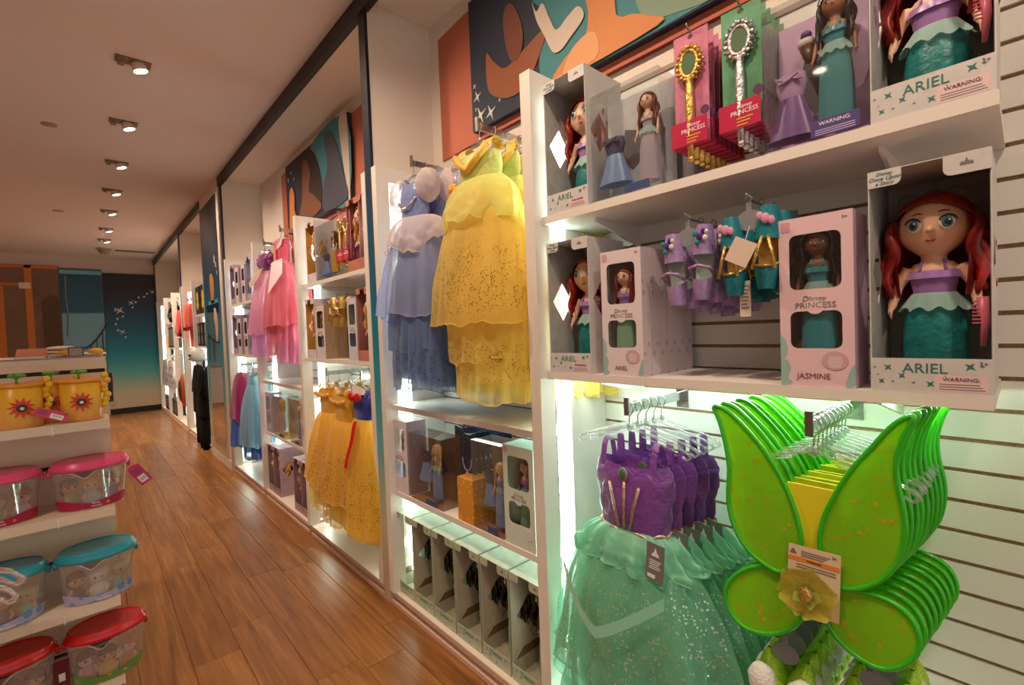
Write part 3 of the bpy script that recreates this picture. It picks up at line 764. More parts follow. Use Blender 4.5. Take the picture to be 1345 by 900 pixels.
    if hair is HBLK or trim == 'band':
        m = MB(); m.tube([(hr*1.15*math.sin(q), -hr*.25*math.cos(q*.5)-hr*.3, hz+hr*.05+hr*1.12*math.cos(q)) for q in [(-1.4+2.8*i/12) for i in range(13)]], hr*.06, 6); m.build('hair_band', TURQ, t, True)
    # bodice
    m = MB(); k = td/(.9*sw)
    m.lathe([(.95*sw, sh-.040*H), (1.00*sw, sh-.055*H), (.92*sw, (sh+wz)/2), (.76*sw, wz)], 20, (0, 0, 0), 1, k*1.06, False); m.build('bodice', top, t, True)
    m = MB()
    m.grid(lambda u, v: ((1.03+.10*v+.05*v*math.sin(u*2*PI*11))*sw*math.cos(2*PI*u), (1.03+.10*v+.05*v*math.sin(u*2*PI*11))*sw*k*1.08*math.sin(2*PI*u), sh-.045*H-.035*H*v), 66, 4, True)
    m.build('ruffle', top, t, True)
    m = MB()
    for s in (-1, 1): m.tube([(s*.5*sw, -.9*sw*k, sh-.045*H), (s*.42*sw, -.6*sw*k, sh+.012*H), (s*.3*sw, .3*sw*k, sh+.02*H)], .007*H, 5)
    m.build('neck_strap', top, t, True)
    # skirt
    zb = .012*H if long_skirt else .2*H
    m = MB()
    def sk(u, v):
        a = 2*PI*u; fl = (.80+.42*math.sin(min(1, v*2.2)*PI/2)+(.22 if not tod else .05)*v)*sw*(1+.03*v*math.sin(a*9))
        return (fl*math.cos(a), fl*k*1.12*math.sin(a), wz+.012*H-(wz+.012*H-zb)*v)
    m.grid(sk, 54, 12, True); m.build('skirt', skirt, t, True)
    m = MB()
    m.grid(lambda u, v: ((.86+.50*v+.10*v*math.sin(u*2*PI*11))*sw*math.cos(2*PI*u), (.86+.50*v+.10*v*math.sin(u*2*PI*11))*sw*k*1.15*math.sin(2*PI*u), wz+.02*H-(.085+.012*math.sin(u*2*PI*11+1))*H*v), 72, 4, True)
    m.build('sash', AQUA, t, True)
    return t

# ================================================================ DOLL BOXES
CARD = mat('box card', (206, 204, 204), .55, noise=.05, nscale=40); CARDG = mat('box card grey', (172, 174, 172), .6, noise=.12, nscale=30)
CARDP = mat('box card pink', (228, 196, 204), .5); CARDW = mat('box card pale', (222, 212, 218), .5); CARDGR = mat('box card green grey', (176, 188, 168), .55, noise=.10, nscale=40)
CARDL = mat('box card lilac', (188, 172, 196), .55, noise=.12, nscale=30); CARDR = speck('box card rose', (196, 126, 112), (172, 96, 88), 55, .2); GOLDI = mat('box gold lining', (200, 150, 62), .5, noise=.15, nscale=20)
CARDM = mat('box card mauve', (176, 142, 150), .55, noise=.12, nscale=30); INKT = mat('ink teal', (52, 120, 116), .5); INKG = mat('ink grey', (120, 118, 120), .5); INKV = mat('ink plum', (140, 78, 96), .5); INKM = mat('ink dark', (70, 66, 70), .5)
WARN = mat('warning panel', (230, 202, 204), .5); FLAPC = mat('box hole dark', (60, 46, 42), .7)
WHT = mat('print white', (240, 238, 236), .5); HIDDEN = mat('brown board', (110, 76, 52), .7)
def cutbox(label, w, h, d, out, inn, name_txt=None, full=False, group=None, tabs=True, side_l=None, side_r=None, hole=True, right_clear=False):
    """open-fronted display carton: floor, back, top, two sides with a diamond cut in each, a printed front sill, two corner tabs. Front at y=0, facing -Y"""
    t = thing('doll_box', label, 'box', (0, 0, 0), 0, group)
    k = .0018; sill = .15*h
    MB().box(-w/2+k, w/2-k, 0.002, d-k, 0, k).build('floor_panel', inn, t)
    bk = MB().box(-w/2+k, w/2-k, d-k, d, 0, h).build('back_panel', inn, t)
    if full:
        sc = MB()
        for j in range(9):
            for i in range(5):
                cx = -w/2+w*(i+.5*(j % 2))/4.5; cz = sill+(h-sill)*j/9
                pts = [(cx+.02*math.cos(a), d-k-.0015, cz+.022*math.sin(a)) for a in [PI*q/6 for q in range(7)]]
                if max(abs(p[0]) for p in pts) < w/2-.004: sc.tube(pts, .0007, 4)
        tag(sc.build('printed_arcs', INKG, bk), kind='stuff')
    tp_ = MB().box(-w/2, w/2, 0, d, h-k, h).build('top_panel', out, t)
    hz0 = h*.52; dia = [(d*.36, hz0-.12*h), (d*.36+.25*d, hz0+.03*h), (d*.36, hz0+.18*h), (d*.36-.25*d, hz0+.03*h)]
    for s in (-1, 1):
        m = MB(); x0 = s*(w/2-k) if s > 0 else -w/2
        f = (lambda u, v, q, x0=x0: (x0+q*k, u, v))
        if hole: m.holed((0, d-k, 0, h-k), dia, f)
        else: m.box(x0, x0+k, 0, d-k, 0, h-k)
        m.build('side_panel', (side_l if s < 0 and side_l else (side_r if s > 0 and side_r else out)), t)
        if s < 0 or inn is not out:
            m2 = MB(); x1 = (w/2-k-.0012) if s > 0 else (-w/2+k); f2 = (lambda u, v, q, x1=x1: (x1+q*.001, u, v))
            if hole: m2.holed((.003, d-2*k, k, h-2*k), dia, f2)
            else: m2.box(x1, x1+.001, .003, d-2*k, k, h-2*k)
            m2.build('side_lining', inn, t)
    fs = MB().box(-w/2, w/2, -.0015, .0, 0, sill).build('front_sill', out, t)
    if tabs:
        for s in (-1, 1):
            tw = w*(.30 if s < 0 else .36); th = h*(.075 if s < 0 else .085)
            x0, x1 = (-w/2, -w/2+tw) if s < 0 else (w/2-tw, w/2)
            pts = [(x0, h), (x0, h-th), (x1, h-th), (x1, h)]
            r = .012
            if s < 0: pts = [(x0, h), (x0, h-th)] + [(x1-r+r*math.sin(a), h-th+r-r*math.cos(a)) for a in (0, .5, 1.0, PI/2)] + [(x1, h)]
            else: pts = [(x0, h)] + [(x0+r-r*math.cos(a), h-th+r-r*math.sin(a)) for a in (0, .5, 1.0, PI/2)] + [(x1, h-th), (x1, h)]
            tb = MB().prism(pts, -.0018, -.0002).build('corner_tab', out, t)
            if full and s < 0:
                for q, (tx, sz, shx) in enumerate((('Disney', .0095, .25), ('Once Upon', .011, .35), ('a Story', .010, .35))):
                    text(tx, sz, INKT, tb, ((x0+x1)/2, -.0022, h-th*.24-q*th*.28), shear=shx)
            if s > 0:
                cx = (x0+x1)/2; cz = h-th*.45; q = th*.16
                MB().prism([(cx-1.5*q, cz-q), (cx-1.5*q, cz-.3*q), (cx-.9*q, cz+.2*q), (cx-.6*q, cz-.1*q), (cx-.25*q, cz+.5*q), (cx, cz+1.3*q), (cx+.25*q, cz+.5*q), (cx+.6*q, cz-.1*q), (cx+.9*q, cz+.2*q), (cx+1.5*q, cz-.3*q), (cx+1.5*q, cz-q)], -.0022, -.0019).build('emblem', INKG, tb)
    if name_txt is not None:
        if name_txt: text(name_txt, sill*.40, INKT, fs, (-.005 if full else -w*.02, -.0019, sill*.70))
        sm = MB()
        for x, z, r in ((-.40, .30, .10), (-.34, .72, .12), (-.22, .48, .11), (.02, .26, .12), (.33, .78, .14)): sm.prism(star(x*w, z*sill, r*sill, .35, 4, .7), -.0019, -.0016)
        for x, z, r in ((-.46, .72, .05), (-.30, .30, .05), (-.12, .28, .05), (.42, .80, .06), (-.43, .50, .03), (.14, .5, .03)): sm.prism(star(x*w, z*sill, r*sill, .3, 4, 0), -.0019, -.0016)
        tag(sm.build('printed_stars', INKT, fs), kind='stuff')
        if full or name_txt == 'ARIEL': wp = MB().box(.06*w, .46*w, -.0018, -.0016, .07*sill, .52*sill).build('warning_panel', WARN, fs)
        if full:
            text('WARNING:', sill*.15, INKM, fs, (.26*w, -.0021, .41*sill))
            text('3+', sill*.17, INKG, fs, (.43*w, -.0019, .86*sill))
            l = MB()
            for q in range(3): l.box(.09*w, .44*w-.02*w*q, -.0020, -.00185, (.12+.07*q)*sill, (.145+.07*q)*sill)
            tag(l.build('small_print', INKG, fs), kind='stuff')
    return t

def slimbox(label, w, h, d, face, side, inner, name_txt=None, group=None, full=False, arcs=None):
    """closed carton with an arched upper and lower window in the face. Front at y=0"""
    t = thing('doll_box', label, 'box', (0, 0, 0), 0, group)
    k = .0015
    x0, x1 = -w/2, w/2
    mid = h*.50
    top_h = [(-.34*w, .565*h), (.0, .565*h), (.36*w, .565*h)] 
    def win(z0, z1, arch):
        pts = [(-.35*w, z0)]; 
        pts = rrect(-.35*w, .35*w, z0, z1, .10*w, 3)
        return pts
    f1 = MB().holed((x0, x1, mid, h), win(.575*h, .90*h, 1), lambda u, v, q: (u, q*k, v))
    f1.holed((x0, x1, 0, mid), win(.225*h, .445*h, 0), lambda u, v, q: (u, q*k, v))
    fr = f1.build('front_panel', face, t)
    for z0, z1 in ((.57*h, .905*h), (.22*h, .45*h)):
        MB().box(-.36*w, .36*w, .0016, .0019, z0, z1).build('window_film', FILM, fr)
    MB().box(x0, x0+k, k+.0006, d, 0, h).build('side_panel', side, t)
    MB().box(x1-k, x1, k+.0006, d, 0, h).build('side_panel', side, t)
    MB().box(x0+k, x1-k, d-k, d, 0, h).build('back_panel', inner, t)
    MB().box(x0, x1, 0.0021, d, h, h+k).build('top_panel', side, t)
    MB().box(x0+k, x1-k, .0021, d-k, 0, k).build('floor_panel', inner, t)
    MB().prism(circ(0, .475*h, .13*w, .13*w, 14), -.0008, -.0001).build('round_seal', face, fr)
    rd = MB().prism(circ(.25*w, .155*h, .17*w, .055*h, 20), -.0012, -.0001).build('oval_badge', mat('badge mauve', (206, 164, 180), .5) if full else mat('badge pale', (206, 214, 216), .5), fr)
    MB().prism(rrect(-.46*w, -.33*w, .925*h, .985*h, .03*w, 3), -.0008, -.0001).build('corner_emblem', mat('emblem pink', (214, 160, 172), .5), fr)
    if full:
        text('Disney', .115*w, INKG, fr, (-.02*w, -.0006, .518*h), shear=.25)
        text('PRINCESS', .125*w, INKG, fr, (0, -.0006, .478*h), sx=1.05)
        if name_txt: text(name_txt, .125*w, INKV, fr, (-.04*w, -.0006, .06*h))
        text('3+', .07*w, INKG, fr, (.40*w, -.0006, .965*h))
        l = MB()
        for q in range(6): l.box(.25*w-.10*w+.01*w*abs(q-2.5), .25*w+.10*w-.01*w*abs(q-2.5), -.0015, -.0013, (.118+.011*q)*h, (.122+.011*q)*h)
        tag(l.build('small_print', WHT, fr), kind='stuff')
        m = MB()
        for pts in (sp([(-.5, .12), (-.42, .16), (-.36, .11), (-.40, .05), (-.34, .02), (-.5, .0)]), sp([(-.5, .30), (-.42, .27), (-.40, .20), (-.46, .16), (-.5, .16)]), sp([(.44, .10), (.5, .13), (.5, .02), (.38, .01)])):
            m.prism([(max(x0, min(x1, a*w)), b_*h) for a, b_ in pts], -.0007, -.0001)
        tag(m.build('printed_plants', mat('print sage pale', (150, 190, 186), .5), fr), kind='stuff')
    elif name_txt is not None:
        text('Disney', .11*w, INKG, fr, (0, -.0006, .518*h), shear=.25); text('PRINCESS', .115*w, INKV, fr, (0, -.0006, .478*h))
        if name_txt: text(name_txt, .09*w, INKG, fr, (0, -.0006, .07*h))
    return t

def blister(label, w, h, d, back, side=None, group=None, warn=False):
    """clear-fronted box: printed back card and floor, clear film on front, top and sides. Front at y=0"""
    t = thing('doll_box', label, 'box', (0, 0, 0), 0, group)
    bk = MB().box(-w/2+.001, w/2-.001, d-.002, d, 0, h).build('back_card', back, t)
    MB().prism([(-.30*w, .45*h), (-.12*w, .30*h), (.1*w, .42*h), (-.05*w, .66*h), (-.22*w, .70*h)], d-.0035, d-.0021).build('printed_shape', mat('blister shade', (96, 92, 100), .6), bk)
    MB().box(-w/2+.001, w/2-.001, .002, d-.0021, 0, .004).build('floor_card', side or back, t)
    sm = MB().box(-w/2, w/2, 0, .0008, 0, h).build('front_film', FILM, t)
    MB().box(-w/2, -w/2+.0008, .0009, d-.0025, .0045, h).build('side_film', FILM, t); MB().box(w/2-.0008, w/2, .0009, d-.0025, .0045, h).build('side_film', FILM, t)
    MB().box(-w/2+.001, w/2-.001, .001, d-.0025, h-.0008, h).build('top_film', FILM, t)
    if warn:
        wp = MB().box(-.02*w, .42*w, -.0012, -.0002, .02*h, .13*h).build('warning_panel', mat('warning violet', (78, 62, 130), .5), t)
        text('WARNING:', .035*h, WHT, wp, (.20*w, -.0016, .10*h))
        l = MB()
        for q in range(3): l.box(.02*w, .38*w, -.0016, -.0013, (.030+.014*q)*h, (.036+.014*q)*h)
        tag(l.build('small_print', mat('print lilac', (190, 176, 214), .5), wp), kind='stuff')
    else:
        MB().box(0.0, .34*w, -.0012, -.0002, .015*h, .085*h).build('front_label', mat('label blue', (54, 76, 128), .5), t)
    return t

RW = -PI/2          # turn things of the right wall to face the aisle
def at(t, y, z, x=XS+.006, rot=0):
    t.location = (x, y, z); t.rotation_euler = (0, 0, RW+rot); return t
Z1, Z2 = 1.8955, 1.3435
# --- the right bay: large open boxes with toddler dolls in auburn hair, lilac top, long teal skirt
big = at(cutbox('largest open doll box at right on the lower shelf, lettered ARIEL, beside the pink box', .182, .455, .205, CARD, CARDG, 'ARIEL', True), .131, Z2)
d0 = doll('large doll with long auburn hair in the rightmost box on the lower shelf', .405, SKINL, HRED, LILAC, TEALS, 'toddler')
at(d0, .131, Z2+.0022, XS+.006+.110)
for y, z, lb, ld, r in ((.124, Z1, 'large open doll box at the right end of the upper shelf, cut by the frame', 'large doll in the upper right box, only arms and teal skirt in view', 0),
                     (1.046, Z1, 'open doll box at the left end of the upper shelf, lettered ARIEL', 'auburn-haired doll in the left box on the upper shelf', .12),
                     (1.056, Z2, 'open doll box at the left end of the lower shelf, lettered ARIEL', 'auburn-haired doll in the left box on the lower shelf', .12)):
    at(dup(big, lb), y, z); at(dup(d0, ld), y-(.012 if r else 0), z+.0022, XS+.006+.112, r)
comb = at(thing('toy_comb', 'small pink toy comb clipped inside the rightmost box on the lower shelf', 'comb'), .056, Z2+.09, XS+.05)
PNK = mat('comb pink', (214, 110, 136), .3)
m = MB(); m.tube([(0, 0, 0), (.004, 0, .05), (0, 0, .095)], [.004, .007, .009], 8); m.build('handle', PNK, comb, True)
m = MB()
for q in range(7): m.tube([(-.002, -.002, .045+.007*q), (-.014, -.004, .045+.007*q)], .0018, 5)
m.build('teeth', PNK, comb)
c2 = dup(comb, 'small pink toy comb clipped inside the upper right box'); at(c2, .050, Z1+.11, XS+.05)

# --- slim boxes
jb = at(slimbox('pale pink slim doll box lettered JASMINE on the lower shelf', .146, .388, .13, CARDP, mat('box side mauve', (196, 170, 190), .5), mat('box inside dark green', (84, 104, 92), .6), 'JASMINE', None, True), .322, Z2)
d1 = doll('small doll with black hair in turquoise inside the pale pink slim box', .315, SKIND, HBLK, TURQ, TURQ, 'fashion', IRISB)
at(d1, .322, Z2+.045, XS+.036)
st = tag(MB().box(-.05, .05, -.03, .03, 0, .04).build('box_insert', GOLDF), 'crumpled gold foil insert under the black-haired doll', 'insert'); at(st, .322, Z2+.002, XS+.065)
gl = MB()
gl.ell((-.044, -.008, .075), (.018, .01, .03), 8, 6); gl.ell((.045, -.008, .09), (.018, .012, .04), 8, 6); gl = gl.build('foil_hills', GOLDF, st, True)
ab = at(slimbox('white slim doll box lettered ARIEL, front of its row beside the shoes', .146, .388, .048, CARDW, speck('slim side', (212, 200, 206), (188, 170, 186), 26, .22), mat('box inside dark', (96, 104, 100), .6), 'ARIEL', None, True), .842, Z2)
d2 = doll('small doll with red hair in mint inside the white slim box', .29, SKINL, HRED, LILAC, MINT, 'fashion'); at(d2, .842, Z2+.045, XS+.032)
for k in range(5):
    c = slimbox('white slim doll box, %s of its row counted from the aisle' % ORD[k+1], .146, .388, .048, CARDW, MATS['slim side'], MATS['box inside dark'], None, 'white slim doll boxes in one row') if k == 0 else dup(c0, 'white slim doll box, %s of its row counted from the aisle' % ORD[k+1])
    if k == 0: c0 = c
    at(c, .842, Z2, XS+.006+.0515*(k+1))
# --- clear boxes on the upper shelf
bl1 = at(blister('clear box with a red-haired doll and a small blue dress, upper shelf left', .242, .335, .095, mat('blister grey', (196, 198, 204), .5, noise=.1, nscale=14)), .815, Z1)
fd = doll('slim doll with curly dark-red hair and lilac skirt in the clear box, upper shelf', .265, SKINL, mat('hair dark copper', (112, 44, 32), .4, noise=.3, nscale=60), SILV, SILV, 'fashion'); at(fd, .755, Z1+.03, XS+.05)
td_ = thing('doll_dress', 'small blue doll dress beside the curly-haired doll in the clear box', 'doll dress')
def minidress(t, h, w, top, sk):
    m = MB(); m.lathe([(.30*w, h), (.34*w, .85*h), (.24*w, .62*h)], 14, (0, 0, 0), 1, .5, False); m.build('bodice', top, t, True)
    m = MB(); m.grid(lambda u, v: ((.25+.28*v)*w*(1+.06*v*math.sin(u*2*PI*7))*math.cos(2*PI*u), (.25+.28*v)*w*.55*math.sin(2*PI*u), .64*h*(1-v)), 42, 6, True); m.build('skirt', sk, t, True)
    m = MB(); m.tube([(-.1*w, -.19*w, .9*h), (-.28*w, -.2*w, .97*h), (-.2*w, -.2*w, .86*h), (0, -.2*w, .9*h), (.2*w, -.2*w, .97*h), (.28*w, -.2*w, .86*h), (.1*w, -.19*w, .9*h)], .03*w, 5); m.build('bow', top, t, True)
    m = MB(); m.tube([(0, 0, .0), (0, 0, .62*h)], .02*w, 6); m.build('stand', CLEAR, t, True)
minidress(td_, .145, .11, mat('mini navy', (70, 70, 110), .5), BLUED); at(td_, .873, Z1+.05, XS+.045)
bb = at(dup(bl1, 'second clear doll box, half hidden between the clear box and the gold wand'), .735, Z1, XS+.115); 
d3 = at(dup(fd, 'red-haired doll in the half-hidden clear box behind the gold wand'), .70, Z1+.03, XS+.17)
bl2 = at(blister('clear lilac box with a dark-haired doll in turquoise and a purple outfit, marked WARNING', .205, .335, .115, mat('blister lilac', (212, 172, 212), .5, noise=.1, nscale=14), None, None, True), .319, Z1)
d4 = doll('dark-haired doll in turquoise in the clear lilac box on the upper shelf', .30, SKINM, HBLK, TURQ, cloth('turq gauze', (70, 160, 170), .9, .25), 'fashion', IRISB); at(d4, .285, Z1+.035, XS+.055)
td2 = thing('doll_dress', 'small purple doll outfit left of the dark-haired doll in the lilac box', 'doll dress'); minidress(td2, .15, .10, mat('mini lilac', (190, 150, 196), .5), PURPD); at(td2, .372, Z1+.03, XS+.045)
sb = thing('doll_wig', 'small white-topped brown accessory above the purple doll outfit', 'doll accessory')
m = MB(); m.tube([(0, 0, .05), (.008, 0, .02), (.03, 0, 0)], [.016, .014, .006], 8); m.build('lock', HBRN, sb, True)
m = MB(); m.ell((0, 0, .058), (.02, .016, .014)); m.build('cap', mat('lace white', (220, 214, 214), .6), sb, True)
m = MB(); m.ell((0, -.004, .075), (.012, .012, .01)); m.build('jewel', PURPD, sb, True); at(sb, .345, Z1+.195, XS+.07)

# --- carded wands on hooks
CARDK = mat('wand card rose', (198, 118, 150), .45, noise=.25, nscale=18); CARDG2 = mat('wand card green', (86, 150, 110), .45, noise=.35, nscale=14); CRIM = mat('crimson label', (188, 24, 74), .4)
GOLDM = mat('toy gold', (222, 188, 104), .25, .9, bump=.5, bscale=140); SILVM = mat('toy silver', (200, 200, 204), .22, .95, bump=.5, bscale=140); GEM = mat('wand mirror', (110, 140, 110), .1, .3, coat=.6)
def wand(label, card, metal, group):
    """hangs from the origin (hook point), faces -Y"""
    t = thing('carded_wand', label, 'toy wand', (0, 0, 0), 0, group)
    cd_ = MB().holed((-.048, .048, -.30, .006), circ(0, -.006, .008, .006, 8), lambda u, v, q: (u, .004+q*.001, v)).build('card', card, t)
    m = MB(); m.tube([(0, -.008, -.33), (0, -.008, -.27), (0, -.008, -.20), (0, -.008, -.15), (0, -.008, -.12)], [.008, .0105, .012, .0105, .008], 12); m.ell((0, -.008, -.335), .009, 10, 6); m.ell((0, -.008, -.20), (.011, .011, .014), 10, 6); m.ell((0, -.008, -.125), (.010, .010, .01), 10, 6)
    m.build('handle', metal, t, True)
    m = MB(); m.tube([(.024*math.sin(a), -.008, -.082+.034*math.cos(a)) for a in [2*PI*i/20 for i in range(20)]], .0055, 7, True)
    for i in range(18):
        a = 2*PI*i/18; m.ell((.032*math.sin(a), -.010, -.082+.043*math.cos(a)), .0062, 7, 5); m.ell((.038*math.sin(a+.17), -.006, -.082+.050*math.cos(a+.17)), .0038, 6, 4)
    m.build('frame', metal, t, True)
    MB().prism(circ(0, -.082, .022, .032, 18), -.010, -.006).build('mirror', GEM, t)
    lb = MB().box(-.050, .050, -.018, -.0165, -.30, -.235).build('label', CRIM, t)
    MB().box(-.050, .050, -.0164, .0035, -.30, -.2985).build('label_base', CRIM, t)
    text('Disney', .013, WHT, lb, (.012, -.0184, -.249), shear=.25); text('PRINCESS', .0155, WHT, lb, (.012, -.0184, -.263))
    l = MB()
    for q in range(3): l.box(-.006, .032-.006*q, -.0186, -.0182, -.276-.008*q, -.279-.008*q)
    tag(l.build('small_print', mat('print gold', (214, 176, 70), .4), lb), kind='stuff')
    MB().prism(circ(.045, -.222, .012, .012, 14), -.0185, -.017).build('seal', mat('seal violet', (96, 50, 96), .4), t)
    return t
def peg(y, z, x0, x1, label):
    t = thing('peg_hook', label, 'hook', (0, y, z))
    m = MB(); m.tube([(XB-.003, 0, 0), (x0+.02, 0, 0), (x0, 0, .012)], .0028, 6); m.build('wire', STEEL, t, True)
    MB().box(XB-.006, XB-.0005, -.012, .012, -.02, .02).build('plate', STEEL, t)
    return t
peg(.607, 2.285, XS, 0, 'steel peg hook carrying the gold wands'); peg(.476, 2.285, XS, 0, 'steel peg hook carrying the silver wands')
w0 = wand('gold toy wand on rose card, frontmost of its hook on the upper shelf', CARDK, GOLDM, 'gold wands on one hook'); w0.location = (XS+.02, .607, 2.2785); w0.rotation_euler = (0, 0, RW)
w1 = wand('silver toy wand on green card, frontmost of its hook on the upper shelf', CARDG2, SILVM, 'silver wands on one hook'); w1.location = (XS+.02, .476, 2.2785); w1.rotation_euler = (0, 0, RW)
for k in range(1, 8):
    dup(w0, 'gold toy wand, %s on its hook behind the front one' % ORD[k], (XS+.02+.032*k, .607, 2.2785))
    dup(w1, 'silver toy wand, %s on its hook behind the front one' % ORD[k], (XS+.02+.032*k, .476, 2.2785))
# ================================================================ FACEOUT ARMS, HANGERS, GOWNS
CHROME = mat('chrome', (196, 198, 200), .18, 1.0)
HANGP = clear('hanger plastic', (246, 248, 250), .5, .06, body=.10)
def arm(y, z, label, x1=XS, big=True):
    """flat rail from the slatwall towards the aisle, with an up-turned end plate"""
    t = thing('faceout_arm', label, 'display arm', (0, y, z))
    MB().box(x1, XB-.005, -.005, .005, -.016, .012).build('rail', CHROME, t)
    MB().box(x1-.008, x1-.0001, -.008, .008, -.022, .034).build('end_plate', STEEL, t)
    MB().box(XB-.0049, XB-.0005, -.022, .022, -.045, .045).build('wall_plate', CHROME, t)
    return t
def hanger(label, w=.19, group=None, clips=False):
    """origin = point where the hook rides on the rail; bar across X"""
    t = thing('clothes_hanger', label, 'hanger', (0, 0, 0), 0, group)
    m = MB(); m.tube([(-.016, 0, -.012)] + [(.018*math.sin(a), 0, .003+.018*math.cos(a)-.016) for a in [-1.2+i*.52 for i in range(8)]] + [(.002, 0, -.04), (0, 0, -.075)], .0019, 5)
    m.build('hook', CHROME, t, True)
    m = MB()
    for s in (-1, 1):
        m.tube([(0, 0, -.072), (s*.25*w, 0, -.083), (s*.8*w, 0, -.108), (s*w, 0, -.122), (s*(w+.008), 0, -.134), (s*(w-.004), 0, -.142), (s*(w-.018), 0, -.134)], .0042, 6)
        m.tube([(s*.25*w, 0, -.095), (s*.8*w, 0, -.120)], .003, 5)
    m.ell((0, 0, -.072), (.012, .006, .014), 8, 6)
    m.build('shoulder_bar', HANGP, t, True)
    if clips:
        for s in (-1, 1): MB().box(s*.6*w-.008, s*.6*w+.008, -.008, .008, -.165, -.105).build('clip', CLEAR, t)
    return t

def layer(m, z0, z1, w0, w1, d0, d1, n=9, amp=.10, scal=0, ph=0, p=.75, nu=120, nv=20, cx=0, bulge=.10):
    def fn(u, v):
        a = 2*PI*u; k = v**p; ca, sa = math.cos(a), math.sin(a)
        q = mnoise.noise(Vector((ca*2.1+ph*3, sa*2.1, v*1.5+ph*7)))
        q2 = mnoise.noise(Vector((ca*7, sa*7+ph*5, v*5)))
        fold = 1+amp*(.2+.9*v)*(.42*math.sin(n*a+ph+.9*math.sin(2.2*v+ph))+.32*math.sin((2*n+1)*a+ph*1.7+1.5*v)+.7*q+.28*q2)+bulge*math.sin(PI*v**.7)
        w = (w0+(w1-w0)*k)*fold; d = (d0+(d1-d0)*k)*fold
        z = z0+(z1-z0)*v + scal*v*(math.sin(n*a+ph+1.3)*.4+.9*q+.5*math.sin(3*a+ph*2)) + .012*q2*v
        return (cx+w*ca, d*sa, z)
    m.grid(fn, nu, nv, True)
    return [fn(i/nu, 1) for i in range(nu)]
def gown(label, spec, group=None):
    """hangs from the origin = rail height; local z measured from there. spec: lists of layers and ornaments"""
    t = thing('dress_up_gown', label, 'costume gown', (0, 0, 0), 0, group)
    B = spec['bodice']                       # rings (z, half width, half depth)
    m = MB(); nu = 40
    rows = len(B)
    def fn(u, v):
        f = v*(rows-1); i = min(int(f), rows-2); q = f-i
        z, w, d = [B[i][k]*(1-q)+B[i+1][k]*q for k in range(3)]
        a = 2*PI*u
        wr = 1+spec.get('wrinkle', .03)*math.sin(7*a+f*2.3)*math.sin(f*3+a)
        if v < .15 and spec.get('dip'):
            z += spec['dip']*(1-v/.15)*abs(math.cos(a))
        return (w*wr*math.cos(a), d*wr*math.sin(a), z)
    m.grid(fn, nu, rows*3, True); bod = m.build('bodice', spec['bmat'], t, True)
    if spec.get('straps'):
        x, z0, z1, hw = spec['straps']
        for s in (-1, 1):
            m = MB()
            m.grid(lambda u, v: (s*x+(u-.5)*2*hw, -spec['bodice'][0][2]*.8*math.cos(PI*v)*1.0, z0+(z1-z0)*math.sin(PI*v)), 3, 9)
            m.build('strap', spec.get('smat', spec['bmat']), t, True)
    if spec.get('puffs'):
        x, z, r, pm_ = spec['puffs']
        for s in (-1, 1):
            m = MB(); m.ell((s*x, 0, z), (r*.85, r*.8, r), 20, 14, lambda p: (p[0]+.08*r*math.sin(p[2]*160+p[1]*90), p[1]+.1*r*math.sin(p[0]*130+p[2]*70), p[2]+.05*r*math.sin(p[0]*200)))
            m.build('sleeve', pm_, t, True)
    if spec.get('sleeves'):
        x, z, L_, r, sm_ = spec['sleeves']
        for s in (-1, 1):
            m = MB(); m.tube([(s*x, 0, z), (s*(x+.05), 0, z-.05), (s*(x+.085), -.01, z-L_*.5), (s*(x+.10), -.02, z-L_)], [r, r*.95, r*.85, r*.8], 12)
            m.build('sleeve', sm_, t, True)
    for k, (nm, lm, kw) in enumerate(spec['layers']):
        m = MB(); hem = layer(m, **kw); m.tube(hem, .0026, 5, True); m.build(nm, lm, t, True)
    for fnc in spec.get('extra', ()): fnc(t, bod)
    return t
TAGG = mat('swing tag grey', (120, 120, 120), .6)
def swing_tag(x, y, z, txt=True, w=.055, h=.105, m=None, tilt=.08):
    def f(t, bod):
        b = MB().box(-w/2, w/2, -.0006, .0006, -h, 0); o = b.build('swing_tag', m or TAGG, t); o.location = (x, y, z); o.rotation_euler = (0, tilt, 0)
        if txt:
            q = .006
            e = MB().prism([(-2*q, -.34*h), (-1.6*q, -.27*h), (-.9*q, -.25*h), (-.6*q, -.2*h), (0, -.10*h), (.6*q, -.2*h), (.9*q, -.25*h), (1.6*q, -.27*h), (2*q, -.34*h)], -.0014, -.0007).build('emblem', WHT, o)
            l = MB()
            for k in range(5): l.box(-.018+.002*(k % 2), .018-.003*(k % 3), -.0012, -.0007, -.45*h-.055*h*k, -.47*h-.055*h*k)
            tag(l.build('small_print', WHT, o), kind='stuff')
            MB().box(-.022, .002, -.0012, -.0007, -.95*h, -.85*h).build('price_patch', WHT, o)
    return f
def hang(proto, labels, y, z, xs, group, hgroup=None, jit=.03, sdup=True, hl=None, w=.19, dz=0, yoff=0, hp=None, ydrift=0):
    """put copies of a gown along a rail, each on its own hanger"""
    for k, x in enumerate(xs):
        g_ = proto if k == 0 else dup(proto, labels[k])
        g_['label'] = labels[k]; g_['group'] = group
        g_.location = (x, y+yoff+ydrift*k, z+dz); g_.scale = (1, .22, 1) if k else (1, .85, 1); g_.rotation_euler = (0, 0, RW+(random.uniform(-jit, jit) if k else 0))
        h_ = hanger('', w) if k == 0 and hp is None else dup(hp or h0)
        if k == 0: h0 = h_
        h_['label'] = hl % ORD[k]; h_['group'] = hgroup or 'hangers of the '+group
        h_.location = (x, y, z); h_.rotation_euler = (0, 0, RW)
    return h0

